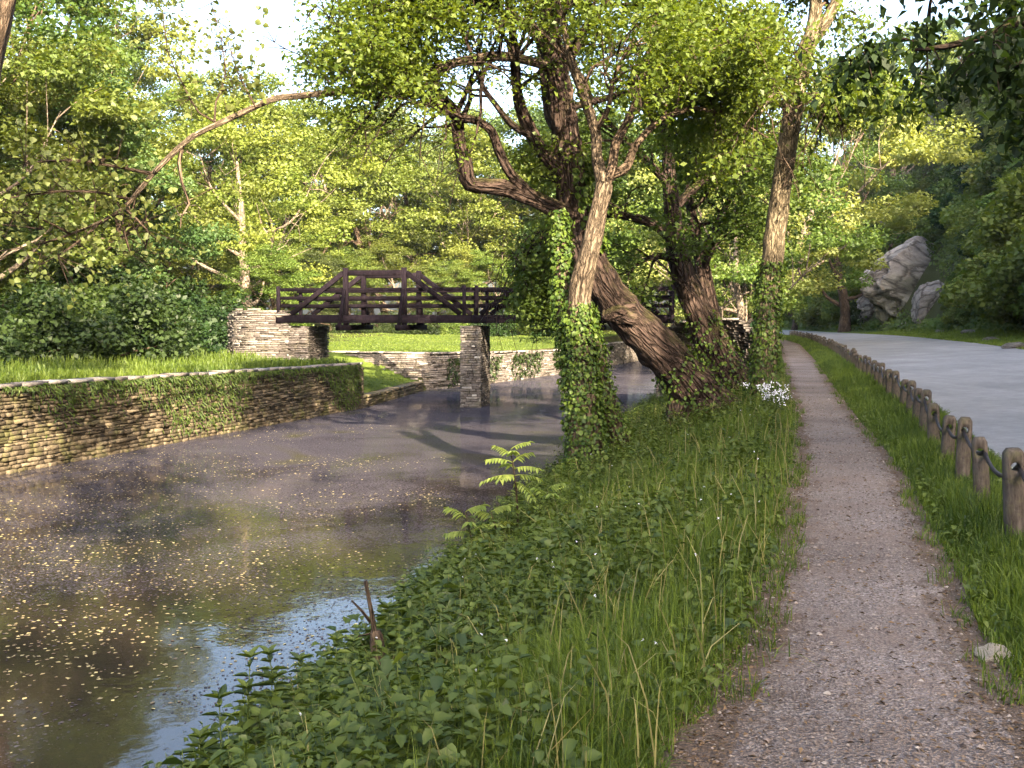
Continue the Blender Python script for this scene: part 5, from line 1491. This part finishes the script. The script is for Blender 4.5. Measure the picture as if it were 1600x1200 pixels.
# verge between path and road
g = Geo()
x, y = cand(85000, 4.5, 110, lambda y: XPR(y) - .03, lambda y: XRL(y) + .03)
e = np.minimum(np.clip((x - XPR(y)) / .25, 0.2, 1), np.clip((XRL(y) - x) / .2, .25, 1))
hh = (.07 + .17 * e) * rgx.uniform(.5, 1.35, len(x)) * (1 + .4 * n2d(x, y, .8, 5.)); ww = rgx.uniform(.004, .008, len(x)) * (1 + y * .05)
blades(g, x, y, H(x, y) - .02, hh, ww, rgx, tint=np.clip(.4 + .5 * n2d(x, y, .6, 25.) + rgx.normal(0, .2, len(x)), 0, 1))
ty = 4.2 * (40 / 4.2) ** rgx.random(170); sd = rgx.random(170) < .5
tx = np.where(sd, XPL(ty) + rgx.uniform(-.05, .16, 170), XPR(ty) - rgx.uniform(-.05, .16, 170))
x = np.repeat(tx, 26) + rgx.normal(0, .035, 170 * 26); y = np.repeat(ty, 26) + rgx.normal(0, .05, 170 * 26)
blades(g, x, y, np.full(len(x), -.005), rgx.uniform(.03, .13, len(x)), rgx.uniform(.003, .006, len(x)) * (1 + y * .05), rgx, lean=.7)
x, y = cand(16000, 25, 110, XRR, XC)
blades(g, x, y, H(x, y) - .02, rgx.uniform(.06, .16, len(x)) * (1 + 2.6 * smooth(-1.6, 0, x - XC(y))), rgx.uniform(.02, .04, len(x)) * (1 + y * .01), rgx, tint=np.clip(.85 + .4 * n2d(x, y, .3, 25.) + rgx.normal(0, .2, len(x)), 0, 1))
tag(g.build("verge_grass", M['grass']), "green grass along the posts and the far road verge", "grass", kind="stuff")
# left bank and lawn
g = Geo()
x, y = cand(30000, 14, 36, lambda y: XW(y) - 6.5, lambda y: XW(y) - .25, .7)
hh = rgx.uniform(.10, .30, len(x)) * (1 + 1.0 * smooth(1.5, 5, XW(y) - x)); ww = rgx.uniform(.012, .025, len(x)) * 1.4
blades(g, x, y, H(x, y) - .02, hh, ww, rgx, tint=np.clip(.5 + .5 * n2d(x, y, .4, 25.) + rgx.normal(0, .2, len(x)), 0, 1))
x, y = cand(26000, 35.5, 85, lambda y: XW(y) - 22, lambda y: XW(y) - .5)
blades(g, x, y, H(x, y) - .01, rgx.uniform(.04, .09, len(x)), rgx.uniform(.03, .06, len(x)), rgx, tint=np.clip(.7 + .5 * n2d(x, y, .25, 5.) + rgx.normal(0, .15, len(x)), 0, 1))
tag(g.build("lawn_grass", M['grass']), "mown and rough grass on the far bank of the canal", "grass", kind="stuff")

# broad-leaved weeds on the near bank
def weeds(g, x, y, z, h, rng, nl=9, size=.085, tint0=.5):
    n = len(x); B = np.stack([x, y, z], 1)
    lean = rng.normal(0, .22, (n, 3)); lean[:, 2] = 0
    k = np.tile(np.arange(nl), n); i_ = np.repeat(np.arange(n), nl)
    f = (.25 + .75 * (k + rng.random(n * nl) * .5) / nl)[:, None]
    hh = h[i_][:, None]
    C = B[i_] + np.array((0, 0, 1.0)) * hh * f + lean[i_] * hh * f
    a = k * 2.4 + rng.uniform(0, .8, n * nl) + np.repeat(rng.uniform(0, 6, n), nl)
    D = np.stack([np.cos(a), np.sin(a), rng.normal(.1, .3, n * nl)], 1)
    Nn = np.array((0, 0, 1.0)) + rng.normal(size=(n * nl, 3)) * .25
    S = size * rng.uniform(.6, 1.4, n * nl) * (1.15 - .5 * f[:, 0]) * np.repeat(rng.uniform(.7, 1.4, n), nl)
    t = np.clip(np.repeat(tint0 + rng.normal(0, .2, n), nl) + rng.normal(0, .12, n * nl), 0, 1)
    add_leaves6(g, C, D, Nn, S, W=.33, droop=.3, tint=t, rng=rng)
    # stems
    side = np.stack([np.cos(a[::nl]), np.sin(a[::nl]), np.zeros(n)], 1) * .0035
    top = B + np.array((0, 0, 1.0)) * h[:, None] + lean * h[:, None]
    V = np.stack([B - side, B + side, top + side * .5, top - side * .5], 1).reshape(-1, 3)
    g.add(V, [np.arange(4 * n).reshape(-1, 4)], .6)
g = Geo()
x, y = cand(9500, 3.2, 40, lambda y: XB(y) - .1, XPL, 1.25)
e = np.clip((XPL(y) - x) / .7, 0, 1); keep = (n2d(x, y, .5, 33.) + .55 * (1 - (x - XB(y)) / (XPL(y) - XB(y))) + rgx.normal(0, .25, len(x)) > .26) & (e > .3)
x, y = x[keep], y[keep]
k_ = clear_stump(x, y); x, y = x[k_], y[k_]
weeds(g, x, y, H(x, y), rgx.uniform(.22, .55, len(x)) * (.5 + .5 * np.clip((XPL(y) - x) / .7, 0, 1)), rgx, 11, .072, .45)
x, y = cand(2600, 4, 40, XB, XPL); weeds(g, x, y, H(x, y), rgx.uniform(.08, .22, len(x)), rgx, 6, .06, .6)
x, y = cand(900, 3.3, 11, lambda y: XB(y) - .05, XPL, 1.6); k_ = clear_stump(x, y) & (n2d(x, y, .9, 53.) > .0) & ((x - XB(y)) / (XPL(y) - XB(y)) < .5); x, y = x[k_], y[k_]; weeds(g, x, y, H(x, y), rgx.uniform(.25, .5, len(x)), rgx, 9, .13, .38)
x, y = cand(1500, 5, 60, XPR, XRL); weeds(g, x, y, H(x, y), rgx.uniform(.05, .18, len(x)), rgx, 6, .05, .6)
tag(g.build("bank_weeds", M['weed']), "broad leaved weeds crowding the near bank above the water", "weeds", kind="stuff")
# tiny white blossoms dotted in the weeds
g = Geo()
x, y = cand(60, 4, 20, XB, XPL, 1.0)
C = np.stack([x, y, H(x, y) + rgx.uniform(.3, .5, len(x))], 1)
for _ in range(4): add_leaves4(g, C, rand_unit(len(x)), np.array((0, 0, 1.)) + rgx.normal(size=C.shape) * .4, np.full(len(x), .012), W=.45)
tag(g.build("weed_blossoms", M['petal']), "tiny white blossoms scattered through the bank weeds", "blossoms", kind="stuff")

# tall leafy plants standing against the water at the bottom
def nettle(px, py_base, h, rng, label, d=None):
    b_ = G(px, py_base, -0.95) if d is None else P(px, py_base, d)
    b_[2] = float(H(b_[0], b_[1]))
    root = empty("leafy_plant", tuple(b_)); tag(root, label, "plant", "tall leafy plants at the water's edge")
    g = Geo(); lean = rng.normal(0, .1, 2)
    pts = [np.array((lean[0] * t * h, lean[1] * t * h, t * h)) for t in np.linspace(0, 1, 6)]
    tube(g, pts, np.linspace(.006, .003, 6), 6)
    g.build("stem", M['weed'], root)
    g = Geo(); C, D, S = [], [], []
    for k in range(13):
        t = .25 + .75 * k / 12
        for s in range(2 if k < 12 else 5):
            a = k * 1.57 + s * math.pi + rng.normal(0, .25) if k < 12 else s * 1.26
            C.append((lean[0] * t * h, lean[1] * t * h, t * h)); D.append((math.cos(a), math.sin(a), .35 if k < 11 else .9)); S.append(.15 * (1.05 - .45 * t) * rng.uniform(.8, 1.2))
    C, D = np.array(C), np.array(D); add_leaves6(g, C, D, np.array((0, 0, 1.)) + rng.normal(size=C.shape) * .2, np.array(S), W=.2, droop=.35, rng=rng)
    g.build("leaves", M['weed'], root)
    return root
rn = np.random.default_rng(80)
for k, (px, py, h) in enumerate(((300, 1262, .62), (330, 1240, .5), (380, 1215, .85), (395, 1200, .7), (430, 1190, .62), (455, 1180, .75), (490, 1150, .6), (520, 1130, .65), (350, 1270, .7), (548, 1105, .55), (620, 1020, .5), (650, 990, .5), (600, 1040, .55))):
    nettle(px, py, h, rn, "tall dark leafy plant at the water's edge in the foreground")

# dead stick and stump by the water
bs = G(592, 1085, -1.0); bs[2] = float(H(bs[0], bs[1])); dS = bs[1]
st = empty("dead_stump", tuple(bs)); tag(st, "broken dead stump with a thin forked stick rising at the water's edge", "stump")
g = Geo(); p, r = resample([bs + np.array((0, 0, -.2)), P(594, 1075, dS), P(592, 1040, dS), P(588, 1005, dS), P(586, 985, dS)], [.075, .065, .058, .05, .03], .04); tube(g, p, r, 12, .3, seed=4); under(g.build("stump", M['bark_brown'], st, smooth=True), st)
g = Geo()
p, r = resample([P(588, 1010, dS), P(583, 970, dS), P(577, 940, dS), P(571, 908, dS)], [.022, .018, .015, .014], .05); tube(g, p, r, 8, .1)
p, r = resample([P(579, 972, dS), P(566, 955, dS), P(549, 938, dS)], [.012, .010, .006], .05); tube(g, p, r, 6, .1)
p, r = resample([P(580, 990, dS), P(560, 994, dS), P(532, 997, dS)], [.007, .005, .003], .05); tube(g, p, r, 5)
under(g.build("stick", M['bark_brown'], st, smooth=True), st)

# sapling with pinnate leaves, and seedlings around it
def pinnate(g, base, d, length, rng, nl=7, leaflet=.09, droop=.5):
    """one compound leaf: rachis and paired leaflets"""
    d = norm(np.array(d, float)[None])[0]; pts = [np.array(base, float)]
    for k in range(6):
        d = norm((d + np.array((0, 0, -droop * .22)))[None])[0]; pts.append(pts[-1] + d * length / 6)
    pts = np.array(pts); tube(g, pts, np.linspace(.006, .003, 7), 5, tint=.8)
    s = norm(np.cross(d, np.array((0, 0, 1.)))[None])[0]
    C, D = [], []
    for k in range(nl):
        t = .25 + .75 * k / (nl - 1); p_ = pts[0] * 0 + np.array([np.interp(t * 6, range(7), pts[:, q_]) for q_ in range(3)])
        for sg in (-1, 1): C.append(p_); D.append(s * sg + d * .55 + np.array((0, 0, -.35)))
    C.append(pts[-1]); D.append(d)
    C, D = np.array(C), np.array(D); add_leaves6(g, C, D, np.array((0, 0, 1.)) + rng.normal(size=C.shape) * .15, rng.uniform(.8, 1.2, len(C)) * leaflet, W=.2, droop=.25, rng=rng)
def sapling(name, px, py_top, py_base, d, rng, label, nleaf=9, leaf_len=.42, mat=None, spreadz=.35, leaflet=.11):
    b_ = P(px, py_base, d); x_, y_ = b_[0], b_[1]; zb = float(H(x_, y_)); top = P(px - 8, py_top, d)
    root = empty(name, (x_, y_, zb)); tag(root, label, "sapling")
    g = Geo(); p, r = resample([(x_ + .03, y_, zb - .1), (x_ + .01, y_, (zb + top[2]) / 2), top], [.016, .013, .006], .08); tube(g, p, r, 7, .05)
    under(g.build("stem", M['bark_brown'], root, smooth=True), root)
    g = Geo(); n_ = len(p)
    for k in range(nleaf):
        t = 1 - spreadz * (k / nleaf); q_ = p[min(n_ - 1, int(t * (n_ - 1)))]
        a = k * 2.4; el = .9 - 1.0 * k / nleaf
        pinnate(g, q_, (math.cos(a), math.sin(a) * .8, el), leaf_len * rng.uniform(.8, 1.15) * (.7 + .5 * k / nleaf), rng, leaflet=leaflet)
    under(g.build("leaves", mat or M['sapling'], root), root)
rs = np.random.default_rng(90)
sapling("sapling", 806, 702, 828, 12.4, rs, "sunlit sapling with feathery leaves standing alone over the water", nleaf=12, leaf_len=.36, leaflet=.09)
sapling("seedling", 862, 765, 800, 13.2, rs, "small bright seedling just right of the sunlit sapling", nleaf=7, leaf_len=.30, spreadz=.6)
sapling("seedling", 735, 800, 850, 11.8, rs, "bright low seedling leaning over the water left of the sapling", nleaf=8, leaf_len=.34, spreadz=.6)
sapling("seedling", 775, 800, 845, 12.0, rs, "bright seedling at the foot of the sunlit sapling", nleaf=7, leaf_len=.30, spreadz=.6)
for k, (px, pt, d, lb) in enumerate(((925, 740, 14.6, "green feathery seedling in front of the ivy covered tree"), (965, 738, 15, "green feathery seedling right of the ivy covered foot"), (1020, 733, 15.4, "rightmost green feathery seedling on the bank"))):
    sapling("seedling", px, pt, pt + 40, d, rs, lb, nleaf=7, leaf_len=.42, mat=M['weed'], spreadz=.7, leaflet=.12)
# white flowers by the path tree
fb = P(1204, 662, 17.6); fb[2] = float(H(fb[0], fb[1]))
fl = empty("white_flowers", tuple(fb)); tag(fl, "clump of white wildflowers by the path at the foot of the tall tree", "flowers")
g, gs = Geo(), Geo()
for k in range(30):
    off = np.append(rs.normal(0, .14, 2), 0); top = fb + off * 1.3 + np.array((0, 0, rs.uniform(.3, .62)))
    tube(gs, [fb + off * .6, (fb + off + top) / 2, top], [.004, .003, .002], 4)
    n_ = 12; C = top + rs.normal(size=(n_, 3)) * .035
    add_leaves4(g, C, rs.normal(size=(n_, 3)), np.array((0, -.4, 1.)) + rs.normal(size=(n_, 3)) * .3, np.full(n_, .028), W=.5)
    C = fb + off + np.array((0, 0, 1.)) * rs.uniform(.05, .4, (5, 1)); add_leaves6(gs, C, rs.normal(size=(5, 3)), np.array((0, 0, 1.)) + rs.normal(size=(5, 3)) * .3, np.full(5, .09), W=.2)
under(gs.build("stems", M['weed'], fl), fl); under(g.build("blossoms", M['petal'], fl), fl)

# weeds hanging over the left wall
g = Geo()
yy_ = rgx.uniform(15, 34.6, 17000); dens = n2d(yy_, yy_ * 0, .45, 61.) + .1
s_ = rgx.random(len(yy_)) ** 1.6; zt_ = np.interp(yy_, [4, 19.6, 34.9], [.5, .36, .16]) + .03
keep = (s_ < np.clip(.20 + dens * 1.5 + rgx.normal(0, .2, len(yy_)), .05, .97)) & (rgx.random(len(yy_)) < .55)
yy_, s_, zt_ = yy_[keep], s_[keep], zt_[keep]
C = np.stack([XW(yy_) + rgx.uniform(.02, .12, len(yy_)), yy_, zt_ - s_ * 1.5], 1)
D = np.array((.6, -.1, -1.)) + rgx.normal(size=C.shape) * .5; Nn = np.array((1., -.3, .5)) + rgx.normal(size=C.shape) * .4
add_leaves6(g, C, D, Nn, rgx.uniform(.06, .2, len(C)), W=.07, rng=rgx)
under(g.build("creeping_weeds", M['leaf_mid'], wall1), wall1)
g = Geo()
yy_ = rgx.uniform(45, 70, 2600); C = np.stack([XW(yy_) + rgx.uniform(.02, .12, len(yy_)), yy_, rgx.random(len(yy_)) ** 1.4 * -1.2], 1)
keep = n2d(yy_, C[:, 2], .6, 14.) > .0; C = C[keep]
add_leaves6(g, C, np.array((.6, -.1, -1.)) + rgx.normal(size=C.shape) * .5, np.array((1., -.3, .5)) + rgx.normal(size=C.shape) * .4, rgx.uniform(.1, .24, len(C)), W=.3, rng=rgx)
under(g.build("creeping_weeds", M['leaf_dark'], wall2), wall2)

# ------------------------------------------------------------------ small litter: floating leaves, path chips
g = Geo()
rl_ = np.random.default_rng(100)
n = 23000
y = 5 * (34 / 5) ** rl_.random(n); x = XW(y) + (XB(y) - XW(y)) * rl_.random(n)
px_ = 800 + FPX * x / y
d1 = n2d(x, y, .35, 41.) + .35 * n2d(x, y, 1.3, 44.)
left = smooth(-1.5, -4.5, x) if False else np.clip((-x - 1.2) / 3.0, -.3, 1)
keep = (d1 * .6 + .42 * left - .25 * smooth(16, 24, y) + rl_.normal(0, .16, n)) > .30
x, y = x[keep], y[keep]; n = len(x)
C = np.stack([x, y, np.full(n, WATER + .004)], 1); a = rl_.uniform(0, 6.28, n)
tt = np.clip(rl_.beta(1.2, 1.5, n), 0, 1)
V, f = leaf4(C, np.stack([np.cos(a), np.sin(a), np.zeros(n)], 1), np.array((0, 0, 1.)) + rl_.normal(size=(n, 3)) * .12, rl_.uniform(.018, .055, n), W=.38, fold=.04)
V[:, 2] = np.maximum(V[:, 2], WATER + .003); g.add(V, [f], tt)
tag(g.build("floating_leaves", M['float']), "small yellow fallen leaves floating on the canal", "floating leaves", kind="stuff")
g = Geo()
n = 60000; y = 4.5 * (34 / 4.5) ** rl_.random(n); x = XW(y) + (XB(y) - XW(y)) * rl_.random(n)
keep = n2d(x, y, .8, 71.) + rl_.normal(0, .2, n) + .5 * smooth(8, 14, y) - .25 * smooth(9, 6, y) > .12; x, y = x[keep], y[keep]; n = len(x)
C = np.stack([x, y, np.full(n, WATER + .004)], 1); a = rl_.uniform(0, 6.28, n)
V, f = leaf4(C, np.stack([np.cos(a), np.sin(a), np.zeros(n)], 1), np.array((0, 0, 1.)) + rl_.normal(size=(n, 3)) * .1, rl_.uniform(.012, .045, n), W=.3, fold=.03)
V[:, 2] = np.maximum(V[:, 2], WATER + .003); g.add(V, [f], rl_.random(n))
tag(g.build("floating_debris", M['specks']), "dark specks of debris floating on the canal", "debris", kind="stuff")
g = Geo(); rc = np.random.default_rng(110)
n = 14000; y = 3.3 * (22 / 3.3) ** rc.random(n); x = XPL(y) - .05 + (XPR(y) - XPL(y) + .12) * rc.random(n)
s = np.exp(rc.normal(-5.45, .5, n)) * (1 + .02 * y); z = np.zeros(n) + .008
base = np.array([(1, 0, 0), (.3, .9, 0), (-.8, .5, 0), (-.7, -.6, 0), (.4, -.9, 0), (.2, .1, .62), (-.25, -.15, .55)])
a = rc.uniform(0, 6.28, n); ca, sa = np.cos(a), np.sin(a)
Bv = base[None] * rc.uniform(.6, 1.3, (n, 7, 3)) * s[:, None, None]
V = np.stack([Bv[..., 0] * ca[:, None] - Bv[..., 1] * sa[:, None] + x[:, None], Bv[..., 0] * sa[:, None] + Bv[..., 1] * ca[:, None] + y[:, None], Bv[..., 2] + z[:, None]], -1).reshape(-1, 3)
tri = np.array([(0, 1, 5), (1, 2, 5), (2, 6, 5), (2, 3, 6), (3, 4, 6), (4, 5, 6), (4, 0, 5)])
k = (np.arange(n) * 7)[:, None, None]
g.add(V, [(k + tri[None]).reshape(-1, 3)], np.repeat(np.clip(rc.beta(2, 2.4, n), 0, 1), 7))
tag(g.build("path_gravel", M['pebble']), "loose stone chips scattered over the path", "gravel", kind="stuff")
g = Geo()
n = 6500; y = 3.3 * (30 / 3.3) ** rc.random(n); u = rc.random(n); u = np.where(rc.random(n) < .55, np.where(rc.random(n) < .5, u * .2, 1 - u * .25), u)
x = XPL(y) - .1 + (XPR(y) - XPL(y) + .2) * u
C = np.stack([x, y, np.full(n, .014)], 1); a = rc.uniform(0, 6.28, n)
add_leaves4(g, C, np.stack([np.cos(a), np.sin(a), rc.normal(.1, .15, n)], 1), np.array((0, 0, 1.)) + rc.normal(size=(n, 3)) * .3, rc.uniform(.012, .04, n), W=.2, rng=rc)
tag(g.build("leaf_litter", M['litter']), "dry brown leaf scraps and twigs along the path edges", "litter", kind="stuff")

# ------------------------------------------------------------------ the evening air
m, nt, out = nmat("haze_air")
pv = N(nt, "ShaderNodeVolumePrincipled"); pv.inputs["Color"].default_value = (0.80, 0.88, 1.0, 1); pv.inputs["Density"].default_value = 0.00011; pv.inputs["Anisotropy"].default_value = 0.2
L(nt, pv.outputs[0], out.inputs["Volume"])
hx0, hx1, hy0, hy1, hz0, hz1 = -720, 760, -160, 640, -4.5, 130
V = [(a, b_, c_) for c_ in (hz0, hz1) for a, b_ in ((hx0, hy0), (hx1, hy0), (hx1, hy1), (hx0, hy1))]
hz = mesh_np("haze", V, [np.array([(3, 2, 1, 0), (4, 5, 6, 7), (0, 1, 5, 4), (1, 2, 6, 5), (2, 3, 7, 6), (3, 0, 4, 7)])], m)
tag(hz, "faint bluish evening haze over the whole valley", "haze", kind="stuff")
